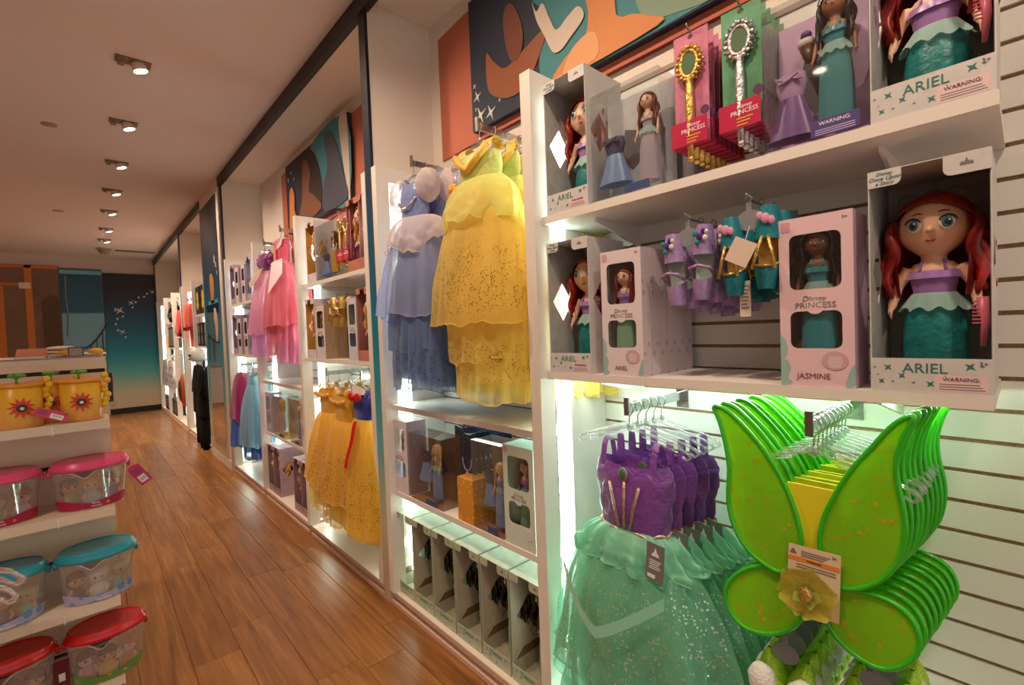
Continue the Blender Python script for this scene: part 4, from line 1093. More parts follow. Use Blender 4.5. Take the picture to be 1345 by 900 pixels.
# --- purple and sea-green gown in front
PURP = cloth('purple satin', (130, 70, 164), satin=1, transl=.12, wr=.5); PURL = cloth('purple satin pale', (136, 84, 160), satin=1, transl=.12, wr=.2)
SEA = cloth('sea green organza', (150, 222, 192), .58, .5, wr=.25, glit=.12, gcol=(220, 245, 225), gscale=190, band=(-.93, -.45))
SEA2 = cloth('sea green tulle', (160, 232, 206), .42, .5, glit=.09, gcol=(230, 250, 235), gscale=230); SEAS = cloth('sea green satin', (130, 214, 182), satin=1, transl=.2); SEAB = cloth('sea green band', (150, 222, 198), satin=1, transl=.1)
SEQ = speck('sequin trim', (176, 140, 120), (236, 214, 196), 300, .45, .3, .6)
def gA_extra(t, bod):
    B0 = .062
    for sx in (-1, 0, 1):
        m = MB(); m.tube([(sx*.052, -.060, -.225-.01*abs(sx)), (sx*.036, -.066, -.29), (sx*.018, -.067, -.365)], .0055, 6); m.build('sequin_line', SEQ, bod, True)
    m = MB(); m.tube([(.118*math.cos(a), .064*math.sin(a), -.370+.006*math.sin(9*a)-.012*abs(math.sin(a))) for a in [2*PI*i/40 for i in range(40)]], .006, 6, True); m.build('sequin_waistband', SEQ, t, True)
    br = MB().ell((-.002, -.062, -.205), (.017, .006, .022), 14, 8).build('brooch', mat('brooch silver', (170, 168, 160), .3, .7), t, True)
    MB().ell((-.002, -.0675, -.205), (.011, .004, .015), 12, 8).build('cameo', mat('cameo green', (70, 110, 80), .35), br, True)
    m = MB()                                   # satin band draped in a V over the skirt
    m.grid(lambda u, v: ((-1+2*u)*.175, -(.165+.085*math.cos((u-.5)*PI))*1.0, -.475-.12*(1-abs(2*u-1)**1.15)-.034*v), 25, 3)
    m.build('satin_band', SEAB, t, True)
SEAP = cloth('sea green ruffle', (150, 226, 198), .8, .4, wr=.3, satin=1)
specA = dict(bodice=[(-.185, .118, .046), (-.215, .134, .058), (-.29, .122, .06), (-.37, .112, .06)], bmat=PURP, dip=.012, wrinkle=.07, straps=(.088, -.195, -.108, .010),
  layers=[('peplum', SEAP, dict(z0=-.372, z1=-.475, w0=.11, w1=.20, d0=.06, d1=.12, n=14, amp=.24, scal=.02, ph=.4)),
          ('underskirt_top', SEAS, dict(z0=-.375, z1=-.68, w0=.11, w1=.205, d0=.058, d1=.13, n=8, amp=.06)),
          ('overskirt', SEA, dict(z0=-.45, z1=-.86, w0=.17, w1=.285, d0=.095, d1=.175, n=8, amp=0.20, scal=.028, ph=1.1, p=.6)),
          ('middle_skirt', SEA2, dict(z0=-.52, z1=-.955, w0=.18, w1=.29, d0=.095, d1=.165, n=9, amp=0.20, scal=.028, ph=2.0, p=.7)),
          ('lower_skirt', SEA2, dict(z0=-.6, z1=-1.09, w0=.18, w1=.27, d0=.09, d1=.14, n=10, amp=0.20, scal=.016, ph=.2)),
          ('lining', cloth('aqua lining', (150, 220, 210), .9, .3), dict(z0=-.5, z1=-1.06, w0=.15, w1=.20, d0=.08, d1=.11, n=5, amp=.07))],
  extra=[gA_extra, swing_tag(.125, -.105, -.365)])
arm(.826, 1.245, 'steel display arm above the purple and green gowns')
pa = gown('x', specA)
labs = ['purple and sea-green gown with oval brooch, front of its rail'] + ['purple and sea-green gown, %s on its rail behind the front one' % ORD[k] for k in range(1, 6)]
HPR = hang(pa, labs, .826, 1.257, [1.225+.047*k for k in range(5)], 'purple and green gowns', hl='clear hanger with steel hook, %s on the arm of the purple gowns', yoff=-.01, ydrift=-.012)

# --- yellow gowns
YEL = cloth('yellow organza', (255, 232, 124), .62, .55, wr=.3, glit=.10, gcol=(176, 140, 50), gscale=200, band=(-.80, -.50)); YEL2 = cloth('yellow tulle', (255, 238, 132), .5, .55, wr=.3, glit=.09, gcol=(150, 118, 40), gscale=210, band=(-1.06, -.86))
YELS = cloth('yellow satin', (250, 204, 80), satin=1, transl=.2, wr=.5); YGRN = cloth('lime satin', (206, 214, 120), satin=1, transl=.15, wr=.3); YLG = cloth('lime organza', (240, 240, 150), .62, .5, wr=.4)
YELB = cloth('yellow lining', (240, 206, 90), .95, .35)
FLO = mat('flower gold', (232, 168, 46), .5)
def gY_extra(t, bod):
    m = MB()                                  # gathered neckline band falling to the left hip
    pts = [(-.105, -.055, -.12), (-.06, -.07, -.165), (-.01, -.075, -.20), (.04, -.07, -.17), (.10, -.055, -.125)]
    m.tube(pts, .016, 8); m.v = [(x+.004*math.sin(z*300), y, z+.004*math.sin(x*280)) for x, y, z in m.v]; m.build('neck_ruffle', YELS, bod, True)
    m = MB()
    for i in range(8): m.ell((-.115+.018*math.cos(i*.8), -.075+.004*(i % 3), -.255+.018*math.sin(i*.8)), (.014, .008, .012), 8, 6)
    m.ell((-.115, -.082, -.255), .010, 8, 6); m.build('flower', FLO, bod, True)
specY = dict(bodice=[(-.13, .115, .05), (-.18, .125, .06), (-.24, .118, .058), (-.27, .11, .056)], bmat=YGRN, smat=YELS, dip=-.01, wrinkle=.05, straps=(.085, -.13, -.085, .026),
  layers=[('hip_drape', YLG, dict(z0=-.235, z1=-.42, w0=.118, w1=.225, d0=.062, d1=.145, n=4, amp=0.14, scal=.05, ph=2.4, p=.5)),
          ('overskirt', YEL, dict(z0=-.26, z1=-.82, w0=.11, w1=.30, d0=.06, d1=.185, n=7, amp=0.13, scal=.018, ph=.6, p=.6)),
          ('middle_skirt', YEL2, dict(z0=-.60, z1=-.97, w0=.20, w1=.225, d0=.12, d1=.15, cx=.04, n=8, amp=0.14, scal=.016, ph=2.1)),
          ('lower_skirt', YEL2, dict(z0=-.70, z1=-1.12, w0=.19, w1=.215, d0=.11, d1=.15, cx=.07, n=9, amp=0.14, scal=.012, ph=1.2)),
          ('lining', YELB, dict(z0=-.3, z1=-1.05, w0=.12, w1=.19, d0=.06, d1=.12, cx=.05, n=5, amp=.05))],
  extra=[gY_extra])
arm(1.50, 2.335, 'steel display arm above the yellow gowns, upper tier')
py_ = gown('x', specY)
hang(py_, ['yellow organza gown, front of the upper rail'] + ['yellow organza gown, %s on the upper rail behind the front one' % ORD[k] for k in range(1, 5)], 1.50, 2.347, [1.225+.075*k for k in range(5)], 'yellow gowns on the upper rail', hl='clear hanger, %s on the arm of the upper yellow gowns', hp=HPR, yoff=0, ydrift=-.03)
# --- blue gowns
BLU = cloth('blue satin', (130, 148, 206), satin=1, transl=.15, wr=.3); BLT = cloth('powder blue organza', (184, 196, 234), .6, .5, wr=.3, glit=.08, gcol=(232, 236, 250), gscale=200); BLT2 = cloth('slate blue tulle', (130, 158, 206), .5, .45, wr=.3, glit=.10, gcol=(60, 80, 120), gscale=210, band=(-1.1, -.9))
BLP = cloth('pale blush organza', (240, 226, 228), .72, .5, wr=.5); BLL = cloth('blue lining', (110, 140, 190), .9, .35)
def gB_extra(t, bod):
    m = MB(); m.tube([(-.08, -.05, -.20), (-.03, -.062, -.24), (0, -.064, -.25), (.03, -.062, -.24), (.08, -.05, -.20)], .006, 6); m.ell((0, -.066, -.245), .010, 8, 6); m.build('silver_trim', SILVM, bod, True)
    m = MB(); m.grid(lambda u, v: ((-.02+.02*v)+(u-.5)*.02, -.07-.03*v, -.30-.20*v), 3, 5); m.build('ribbon', BLU, bod, True)
specB = dict(bodice=[(-.125, .10, .045), (-.18, .115, .055), (-.24, .11, .055), (-.29, .10, .052)], bmat=BLU, dip=0, wrinkle=.06, straps=(.085, -.13, -.075, .012), puffs=(.128, -.15, .078, BLP),
  layers=[('hip_swag', BLP, dict(z0=-.285, z1=-.44, w0=.10, w1=.235, d0=.056, d1=.15, n=4, amp=0.17, scal=.04, ph=.8, p=.45)),
          ('overskirt', BLT, dict(z0=-.30, z1=-.76, w0=.10, w1=.285, d0=.055, d1=.17, n=8, amp=0.14, scal=.018, ph=.2, p=.6)),
          ('middle_skirt', BLT2, dict(z0=-.5, z1=-.93, w0=.18, w1=.23, d0=.10, d1=.15, cx=.03, n=9, amp=0.16, scal=.015, ph=1.4)),
          ('lower_skirt', BLT2, dict(z0=-.6, z1=-1.11, w0=.18, w1=.23, d0=.10, d1=.15, cx=.06, n=10, amp=0.16, scal=.010, ph=2.6)),
          ('lining', BLL, dict(z0=-.32, z1=-1.06, w0=.11, w1=.21, d0=.055, d1=.12, n=5, amp=.05))],
  extra=[gB_extra])
arm(2.02, 2.335, 'steel display arm above the blue gowns')
pb = gown('x', specB)
hang(pb, ['powder blue gown with puff sleeves, front of its rail'] + ['powder blue gown, %s on its rail behind the front one' % ORD[k] for k in range(1, 4)], 2.02, 2.347, [1.225+.07*k for k in range(4)], 'blue gowns on one rail', hl='clear hanger, %s on the arm of the blue gowns', hp=HPR, ydrift=-.05)
# --- golden gowns of the next bay (lower tier)
GOL = cloth('gold organza', (250, 206, 84), .78, .5, wr=.35, glit=.10, gcol=(150, 110, 30), gscale=190, band=(-.85, -.42)); GOLS = cloth('gold satin', (226, 168, 36), satin=1, transl=.12, wr=.4)
def gG_extra(t, bod):
    m = MB()
    for i in range(7): m.ell((-.10+.033*i, -.06-.006*math.sin(i), -.155-.012*math.sin(PI*i/6)), (.02, .012, .014), 8, 6)
    m.build('neck_ruffle', GOLS, bod, True)
specG = dict(bodice=[(-.12, .11, .048), (-.17, .12, .056), (-.24, .112, .056), (-.29, .105, .055)], bmat=GOLS, dip=-.01, wrinkle=.07, straps=(.085, -.12, -.08, .018), puffs=(.125, -.155, .034, GOLS),
  layers=[('overskirt', GOL, dict(z0=-.28, z1=-.76, w0=.105, w1=.285, d0=.058, d1=.175, n=8, amp=0.14, scal=.018, ph=.9, p=.6)),
          ('lower_skirt', YEL2, dict(z0=-.5, z1=-.92, w0=.18, w1=.255, d0=.10, d1=.15, n=9, amp=0.14, scal=.012, ph=2.3)),
          ('lining', YELB, dict(z0=-.3, z1=-.9, w0=.11, w1=.20, d0=.055, d1=.12, n=5, amp=.05))],
  extra=[gG_extra])
arm(3.25, 1.25, 'steel display arm above the golden gowns, lower tier')
pg_ = gown('x', specG)
hang(pg_, ['golden gown, front of the lower rail'] + ['golden gown, %s on the lower rail behind the front one' % ORD[k] for k in range(1, 5)], 3.25, 1.262, [1.225+.075*k for k in range(5)], 'golden gowns on the lower rail', hl='clear hanger, %s on the arm of the golden gowns', hp=HPR, ydrift=-.035)
pg_['label'] = 'golden gown, front of the lower rail'
g2 = dup(pg_, 'golden gown right of the rail, under the red and blue bodice', (1.20, 2.93, 1.245)); g2['group'] = 'golden gowns on the lower rail'
# --- blue bodice gown with red bow and yellow skirt
SWB = cloth('royal blue velvet', (34, 54, 150), transl=.05, rough=.8); SWR = mat('red satin', (196, 16, 28), .4); SWY = cloth('bright yellow organza', (255, 220, 84), .78, .5, wr=.3, glit=.09, gcol=(170, 130, 30), gscale=200, band=(-.9, -.5))
STRP = speck('sleeve blue red', (38, 56, 150), (200, 30, 46), 60, .32, .6)
def gS_extra(t, bod):
    m = MB()
    for s in (-1, 1): m.ell((s*.045, -.07, -.13), (.045, .014, .028), 12, 8)
    m.ell((0, -.078, -.13), .016, 8, 6); m.build('bow', SWR, bod, True)
    m = MB(); m.grid(lambda u, v: (.03+(u-.5)*.045+.02*math.sin(v*5), -.085-.075*v**.6, -.27-.27*v), 4, 10); m.build('ribbon', SWR, t, True)
    m = MB()
    m.grid(lambda u, v: (.075*math.cos(PI*u), -.02-.05*math.sin(PI*u), -.115+.06*v*math.sin(PI*u)**.5), 16, 4); m.build('collar', WHT, bod, True)
specS = dict(bodice=[(-.12, .10, .045), (-.17, .115, .055), (-.24, .11, .055), (-.27, .10, .052)], bmat=SWB, wrinkle=.04, straps=(.085, -.13, -.085, .014), puffs=(.122, -.16, .05, STRP),
  layers=[('overskirt', SWY, dict(z0=-.265, z1=-.92, w0=.10, w1=.26, d0=.055, d1=.16, n=8, amp=0.13, scal=.012, ph=.3, p=.6)),
          ('lining', YELB, dict(z0=-.3, z1=-.97, w0=.11, w1=.22, d0=.055, d1=.13, n=6, amp=.06))], extra=[gS_extra])
arm(2.70, 1.25, 'steel display arm above the red and blue bodice gowns')
ps = gown('x', specS)
hang(ps, ['gown with blue bodice, red bow and yellow skirt, front of its rail', 'gown with blue bodice and yellow skirt, second on its rail', 'gown with blue bodice and yellow skirt, third on its rail'], 2.70, 1.262, [1.225, 1.31, 1.40], 'blue bodice gowns', hl='clear hanger, %s on the arm of the blue bodice gowns', hp=HPR, ydrift=-.02)
# --- pink gowns, upper tier of the third bay
PNKO = cloth('rose organza', (248, 150, 172), .76, .5, wr=.3, glit=.10, gcol=(250, 190, 150), gscale=170); PNKS = cloth('rose satin', (226, 84, 118), satin=1, transl=.12, wr=.3); WHS = cloth('white satin', (238, 228, 236), satin=1, transl=.15, wr=.3); PNKT = cloth('rose tulle', (240, 150, 190), .6, .45); ORNG = cloth('orange brocade', (240, 130, 80), transl=.1, satin=1)
def gP_extra(t, bod):
    m = MB()
    for s in (-1, 1):
        m.add([(0, -.10, -.29), (s*.14, -.05, -.27), (s*.235, -.09, -.40), (s*.115, -.185, -.56)], [(0, 1, 2, 3)])
    m.build('pointed_peplum', WHS, t)
    m = MB()
    for s in (-1, 1): m.add([(0, -.07, -.20), (s*.05, -.065, -.15), (s*.15, -.03, -.06), (s*.10, -.04, -.16)], [(0, 1, 2, 3)])
    m.build('pointed_collar', WHS, bod)
    m = MB(); m.add([(-.03, -.066, -.16), (.03, -.066, -.16), (.04, -.07, -.28), (-.04, -.07, -.28)], [(0, 1, 2, 3)]); m.build('front_panel', ORNG, bod)
specP = dict(bodice=[(-.11, .105, .045), (-.17, .118, .055), (-.24, .11, .056), (-.29, .105, .055)], bmat=PNKS, wrinkle=.05, straps=(.085, -.12, -.075, .02),
  layers=[('overskirt', PNKO, dict(z0=-.28, z1=-.80, w0=.105, w1=.30, d0=.058, d1=.185, n=7, amp=0.14, scal=.018, ph=.7, p=.6)),
          ('middle_skirt', PNKO, dict(z0=-.6, z1=-.94, w0=.2, w1=.24, d0=.11, d1=.15, n=8, amp=0.14, scal=.012, ph=1.9)),
          ('lower_skirt', PNKT, dict(z0=-.65, z1=-1.10, w0=.2, w1=.25, d0=.11, d1=.15, n=9, amp=0.14, scal=.012, ph=2.9)),
          ('lining', cloth('rose lining', (230, 130, 160), .95, .35), dict(z0=-.3, z1=-.95, w0=.12, w1=.21, d0=.06, d1=.12, n=5, amp=.05))], extra=[gP_extra])
arm(4.12, 2.395, 'steel display arm above the pink gowns with white points')
pp = gown('x', specP)
hang(pp, ['pink gown with white pointed collar and peplum, front of its rail', 'pink gown with white points, second on its rail', 'pink gown with white points, third on its rail'], 4.12, 2.407, [1.225, 1.32, 1.42], 'pink gowns with white points', hl='clear hanger, %s on the arm of the pink gowns', hp=HPR, ydrift=-.06, dz=0)
PLUM = cloth('plum satin', (112, 36, 112), satin=1, transl=.1, wr=.4); LILO = cloth('pink lilac organza', (240, 176, 206), .76, .5, wr=.3, glit=.08, gcol=(250, 220, 230), gscale=170); LILT = cloth('lilac tulle', (222, 150, 208), .55, .45)
MESHB = cloth('silver mesh', (204, 184, 170), .8, .3, glit=.2, gscale=200)
def gV_extra(t, bod):
    m = MB(); m.add([(-.10, -.06, -.25), (.10, -.06, -.25), (.15, -.13, -.36), (0, -.16, -.42), (-.15, -.13, -.36)], [(0, 1, 2, 3, 4)]); m.build('waist_panel', MESHB, t)
specV = dict(bodice=[(-.12, .10, .045), (-.17, .115, .055), (-.24, .11, .055), (-.28, .10, .052)], bmat=PLUM, wrinkle=.06, straps=(.085, -.13, -.08, .014), puffs=(.125, -.17, .058, speck('sleeve plum stripe', (120, 44, 124), (206, 160, 206), 40, .3, .5)),
  layers=[('overskirt', LILO, dict(z0=-.27, z1=-.83, w0=.10, w1=.28, d0=.055, d1=.17, n=8, amp=0.14, scal=.016, ph=.1, p=.6)),
          ('lower_skirt', LILT, dict(z0=-.6, z1=-1.02, w0=.2, w1=.26, d0=.11, d1=.15, n=9, amp=0.14, scal=.012, ph=1.2))], extra=[gV_extra])
arm(4.60, 2.36, 'steel display arm above the plum and pink gowns')
pv = gown('x', specV)
hang(pv, ['plum bodice gown with pink skirt, front of its rail', 'plum bodice gown with pink skirt, second on its rail'], 4.60, 2.372, [1.225, 1.33], 'plum and pink gowns', hl='clear hanger, %s on the arm of the plum gowns', hp=HPR, ydrift=-.05)
# --- magenta cape gown and pale blue gown (bay by the pillar)
MAG = cloth('magenta velvet', (160, 24, 110), transl=.05, rough=.5, satin=1, wr=.4); RBL = cloth('royal blue organza', (40, 100, 196), .9, .35, wr=.3); ICE = cloth('ice blue organza', (170, 222, 238), .76, .5, wr=.3, glit=.10, gcol=(225, 245, 250), gscale=180); ICES = cloth('ice blue satin', (120, 200, 222), satin=1, transl=.15, wr=.3)
specM = dict(bodice=[(-.10, .10, .05), (-.16, .13, .06), (-.24, .12, .06), (-.28, .11, .058)], bmat=MAG, wrinkle=.05,
  layers=[('cape', MAG, dict(z0=-.10, z1=-.58, w0=.10, w1=.25, d0=.055, d1=.15, n=6, amp=0.12, scal=.05, ph=.7, p=.6)),
          ('skirt', RBL, dict(z0=-.28, z1=-.86, w0=.11, w1=.27, d0=.06, d1=.16, n=8, amp=0.14, scal=.012, ph=1.4, p=.6))])
arm(5.66, 1.235, 'steel display arm above the magenta cape gowns')
pm_g = gown('x', specM)
hang(pm_g, ['magenta cape gown with royal blue skirt, front of its rail', 'magenta cape gown with blue skirt, second on its rail'], 5.66, 1.247, [1.225, 1.32], 'magenta cape gowns', hl='clear hanger, %s on the arm of the magenta gowns', hp=HPR, ydrift=-.06)
specI = dict(bodice=[(-.11, .10, .045), (-.17, .115, .055), (-.24, .11, .055), (-.28, .10, .052)], bmat=ICES, wrinkle=.05, straps=(.085, -.12, -.08, .014), sleeves=(.10, -.13, .34, .036, ICE),
  layers=[('overskirt', ICE, dict(z0=-.20, z1=-.78, w0=.11, w1=.27, d0=.06, d1=.17, n=8, amp=0.14, scal=.016, ph=.3, p=.65)),
          ('lower_skirt', RBL, dict(z0=-.5, z1=-.92, w0=.18, w1=.22, d0=.10, d1=.13, n=9, amp=0.14, scal=.012, ph=1.2))])
arm(5.22, 1.235, 'steel display arm above the ice blue gowns')
pi_ = gown('x', specI)
hang(pi_, ['ice blue gown with sheer sleeves, front of its rail', 'ice blue gown, second on its rail', 'ice blue gown, third on its rail'], 5.22, 1.247, [1.225, 1.32, 1.42], 'ice blue gowns', hl='clear hanger, %s on the arm of the ice blue gowns', hp=HPR, ydrift=-.05)
# ================================================================ FAIRY WINGS
LIME = cloth('lime film', (176, 240, 40), .92, .55, rough=.25)
WRIM = mat('wing rim green', (50, 190, 26), .25, coat=.4); WEDGE = mat('wing edge lime', (176, 248, 80), .25); WPAD = mat('wing pad yellow', (228, 220, 40), .5)
LU = [(-.215,.281),(-.201,.248),(-.187,.189),(-.18,.13),(-.184,.052),(-.171,-.013),(-.138,-.063),(-.093,-.087),(-.063,-.088),(-.034,-.044),(-.023,-.002),(-.028,.036),(-.042,.087),(-.066,.141),(-.098,.191),(-.135,.235),(-.175,.272),(-.2,.284)]
RU = [(.174,.302),(.159,.296),(.138,.275),(.107,.229),(.072,.176),(.044,.119),(.023,.065),(.013,.01),(.019,-.045),(.037,-.076),(.062,-.08),(.094,-.064),(.126,-.032),(.15,.014),(.16,.069),(.158,.115),(.15,.161),(.148,.208),(.158,.257),(.171,.289)]
LL = [(-.024,-.072),(-.067,-.088),(-.119,-.097),(-.168,-.133),(-.198,-.183),(-.192,-.234),(-.159,-.263),(-.111,-.26),(-.066,-.235),(-.03,-.193),(-.017,-.132)]
RL = [(.043,-.087),(.088,-.079),(.128,-.079),(.161,-.096),(.177,-.128),(.175,-.166),(.153,-.203),(.12,-.227),(.081,-.225),(.045,-.204),(.021,-.17),(.018,-.126)]
PADP = [(-.052,.124),(.047,.123),(.043,.071),(.02,.004),(.021,-.117),(-.026,-.136),(-.03,-.004)]
SPO = mat('sprig amber', (206, 180, 40), .4); SPG = mat('sprig pale lime', (140, 220, 40), .4)
def inside(p, P):
    c = False
    for i in range(len(P)):
        (x1, y1), (x2, y2) = P[i-1], P[i]
        if (y1 > p[1]) != (y2 > p[1]) and p[0] < (x2-x1)*(p[1]-y1)/(y2-y1)+x1: c = not c
    return c
def sprigs(w, pts, y):
    """small printed leaf sprigs and blossoms on the film"""
    cx = sum(p[0] for p in pts)/len(pts); cz = sum(p[1] for p in pts)/len(pts)
    xs = [p[0] for p in pts]; zs = [p[1] for p in pts]; P = [(cx+(a-cx)*.84, cz+(b-cz)*.88) for a, b in pts]
    for m_, cnt in ((SPO, 16), (SPG, 18)):
        mb = MB(); k = 0; tries = 0
        while k < cnt and tries < 900:
            tries += 1
            x, z = random.uniform(min(xs), max(xs)), random.uniform(min(zs), max(zs))
            if not inside((x, z), P): continue
            k += 1; an = random.uniform(0, 6.28); sc = random.uniform(.45, .85)
            if m_ is SPO and k % 3 == 0:
                mb.add([(a, y, b) for a, b in star(x, z, .008*sc, .5, 5, an)], [tuple(range(10))]); continue
            dx, dz = math.cos(an), math.sin(an)
            for q in range(5):
                for sd in (-1, 1):
                    bx, bz = x+dx*.007*q*sc, z+dz*.007*q*sc; a2 = an+sd*.75; L_ = (.011-.0012*q)*sc
                    ex, ez = math.cos(a2), math.sin(a2); nx, nz = -ez*.0016*sc, ex*.0016*sc
                    mb.add([(bx, y, bz), (bx+ex*L_*.5+nx, y, bz+ez*L_*.5+nz), (bx+ex*L_, y, bz+ez*L_), (bx+ex*L_*.5-nx, y, bz+ez*L_*.5-nz)], [(0, 1, 2, 3)])
        tag(mb.build('printed_sprigs', m_, w), kind='stuff')
def wings(label, front=False):
    t = thing('fairy_wings', label, 'costume wings', (0, 0, 0), 0, 'green fairy wings on one rail')
    for nm, P in (('upper_wing', LU), ('upper_wing', RU), ('lower_wing', LL), ('lower_wing', RL)):
        pts = sp(P, 3)
        y = -.004 if nm == 'upper_wing' else .002
        w = MB().prism(pts, y, y+.0012).build(nm, LIME, t)
        sprigs(w, pts, y-.0006)
        m = MB(); m.tube([(a, y, b) for a, b in pts], .0055, 6, True); m.build('rim', WRIM, w, True)
        m = MB(); m.tube([(a*1.006, y+.0055, b*1.006) for a, b in pts], .0036, 6, True); m.build('edge', WEDGE, w, True)
    MB().prism(PADP, .004, .010).build('back_pad', WPAD, t)
    return t
arm(.322, 1.262, 'steel display arm carrying the green fairy wings', XS-.05)
fw0 = wings('green fairy wings with flower card, front of the rail')
for k in range(9):
    w = fw0 if k == 0 else dup(fw0, 'green fairy wings, %s on the rail behind the front pair' % ORD[k])
    w.location = (1.178+.036*k, .322-.004*k, 1.0+.003*random.uniform(-1, 1)); w.rotation_euler = (0, 0, RW+(random.uniform(-.03, .03) if k else 0))
HG = hanger('x', .175, None, True)
for k in range(9):
    h_ = HG if k == 0 else dup(HG)
    h_['label'] = 'clear clip hanger of the fairy wings, %s on the rail' % ORD[k]; h_['group'] = 'clip hangers of the fairy wings'
    h_.location = (1.178+.034*k+.012, .322, 1.274); h_.rotation_euler = (0, 0, RW+random.uniform(-.06, .06))
cdp = [(-.045,-.01),(.055,-.008),(.049,-.158),(-.053,-.162)]
ct = thing('hang_card', 'pale printed card with gauze flower on the front wings', 'card', (1.164, .322, 1.0), RW)
pc = MB().prism(cdp, -.001, 0).build('card', mat('card cream', (226, 206, 176), .5), ct)
MB().box(-.047, .052, -.0018, -.0011, -.045, -.035).build('orange_bar', mat('bar orange', (228, 140, 60), .5), pc)
l = MB()
for q in range(2): l.box(-.03, .045, -.0018, -.0011, -.051-.006*q, -.053-.006*q)
for q in range(3): l.box(-.020, .035-.006*q, -.0018, -.0011, -.020-.005*q, -.022-.005*q)
tag(l.build('small_print', INKG, pc), kind='stuff')
text('WARNING', .006, INKM, pc, (.004, -.0022, -.040)); text('3+', .008, INKM, pc, (.043, -.0016, -.018))
q = .007; MB().prism([(-.036-q, -.03), (-.036-.6*q, -.024), (-.036, -.018), (-.036+.6*q, -.024), (-.036+q, -.03)], -.0018, -.0011).build('emblem', INKG, pc)
FLG = cloth('flower gauze', (214, 206, 74), .75, .4, glit=.12, gcol=(150, 110, 50), gscale=160); FLG2 = cloth('flower satin lime', (176, 196, 84), satin=1, transl=.2)
fl_ = thing('fabric_flower', 'lime gauze flower with a round gold centre on the wings card', 'flower', (1.160, .330, .891), RW)
for k in range(6):
    a = k*PI/3+.3; c, s = math.cos(a), math.sin(a)
    m = MB(); m.grid(lambda u, v: ((.010+.05*u)*c-((v-.5)*.078*math.sin(PI*min(.93, .25+u*.7)))*s, -.002-.012*u*abs(v-.5)*2-.003*(k % 2), (.010+.05*u)*s+((v-.5)*.078*math.sin(PI*min(.93, .25+u*.7)))*c), 7, 7); m.build('petal', FLG, fl_, True)
for k in range(5):
    a = k*2*PI/5; c, s = math.cos(a), math.sin(a)
    m = MB(); m.grid(lambda u, v: ((.006+.026*u)*c-((v-.5)*.028*math.sin(PI*min(1, .25+u*.75)))*s, -.008-.010*u, (.006+.026*u)*s+((v-.5)*.028*math.sin(PI*min(1, .25+u*.75)))*c), 6, 5); m.build('inner_petal', FLG2, fl_, True)
m = MB(); m.ell((0, -.018, 0), (.0125, .006, .016), 16, 9); m.v = [(x, y-.0012*math.sin(x*900)*math.sin(z*800), z) for x, y, z in m.v]; m.build('gold_centre', GOLDM, fl_, True)
m = MB(); m.tube([(.013*math.cos(a), -.017, .017*math.sin(a)) for a in [2*PI*i/20 for i in range(20)]], .002, 6, True); m.build('gold_rim', GOLDM, fl_, True)

# ================================================================ SHOES AND SLIPPERS ON ROUND HANGERS
TAGD = mat('hanger disc grey', (134, 138, 144), .45, bump=.1); SOLE = mat('sole pale', (176, 156, 180), .5)
def shoe(label, main, inner, gem, group, strap=True, gold=False):
    """toe up, heel down, open top towards -Y"""
    t = thing('party_shoe', label, 'shoe', (0, 0, 0), 0, group)
    out = sp([(0, .195), (.026, .178), (.031, .14), (.024, .09), (.022, .05), (.024, .02), (0, 0), (-.024, .02), (-.022, .05), (-.024, .09), (-.031, .14), (-.026, .178)], 3)
    MB().prism(out, .012, .018).build('sole', SOLE if not gold else main, t)
    MB().prism([(a*.88, .008+b*.92) for a, b in out], .009, .0119).build('insole', inner, t)
    m = MB(); m.grid(lambda u, v: ((.0305-.004*v)*math.cos(PI*u)*(1-.25*v*v), .012-(.036)*math.sin(PI*u)*(1-.3*v*v)**.5, .118+.080*v-.030*(1-v)*math.sin(PI*u)*0), 15, 8); m.build('toe_cap', main, t, True)
    m = MB(); m.grid(lambda u, v: ((.0295-.004*v)*math.cos(PI*u)*(1-.25*v*v), .012-.036*math.sin(PI*u)*(1-.3*v*v)**.5, .064-.066*v-.012*math.sin(PI*u)*(1-v)), 15, 8); m.build('heel_cup', main, t, True)
    m = MB(); m.prism([(a*.9, b) for a, b in [(-.022, .04), (.022, .04), (.02, .006), (-.02, .006)]], .0181, .045); m.build('heel', main, t)
    if strap:
        m = MB(); m.tube([(-.029, .0, .068), (-.026, -.026, .082), (0, -.034, .088), (.026, -.026, .082), (.029, .0, .068)], .0045, 6); m.build('strap', main, t, True)
    if gold:
        m = MB()
        for s in (-1, 1): m.tube([(s*.006, -.022, .125), (s*.015, -.026, .09), (s*.025, -.030, .045)], .0045, 6)
        m.build('gold_strap', GOLDM, t, True)
        m = MB(); m.tube([(.0295*math.cos(a), .012-.036*math.sin(a)-.001, .065-.012*math.sin(a)) for a in [PI*i/10 for i in range(11)]], .0035, 6); m.build('gold_edge', GOLDM, t, True)
    gems = [((0, .165), gem[0], .010), ((-.013, .172), gem[1], .008), ((.013, .160), gem[2], .008), ((-.008, .15), gem[1], .007), ((.008, .178), gem[0], .007), ((.016, .176), gem[2], .006)]
    for (x, z), mm, r in gems[:3 if gold else 6]:
        m = MB(); m.ell((x, -.026, z), (r, r*.6, r*(1.3 if gold else 1)), 8, 6); m.build('jewel', mm, t)
    return t
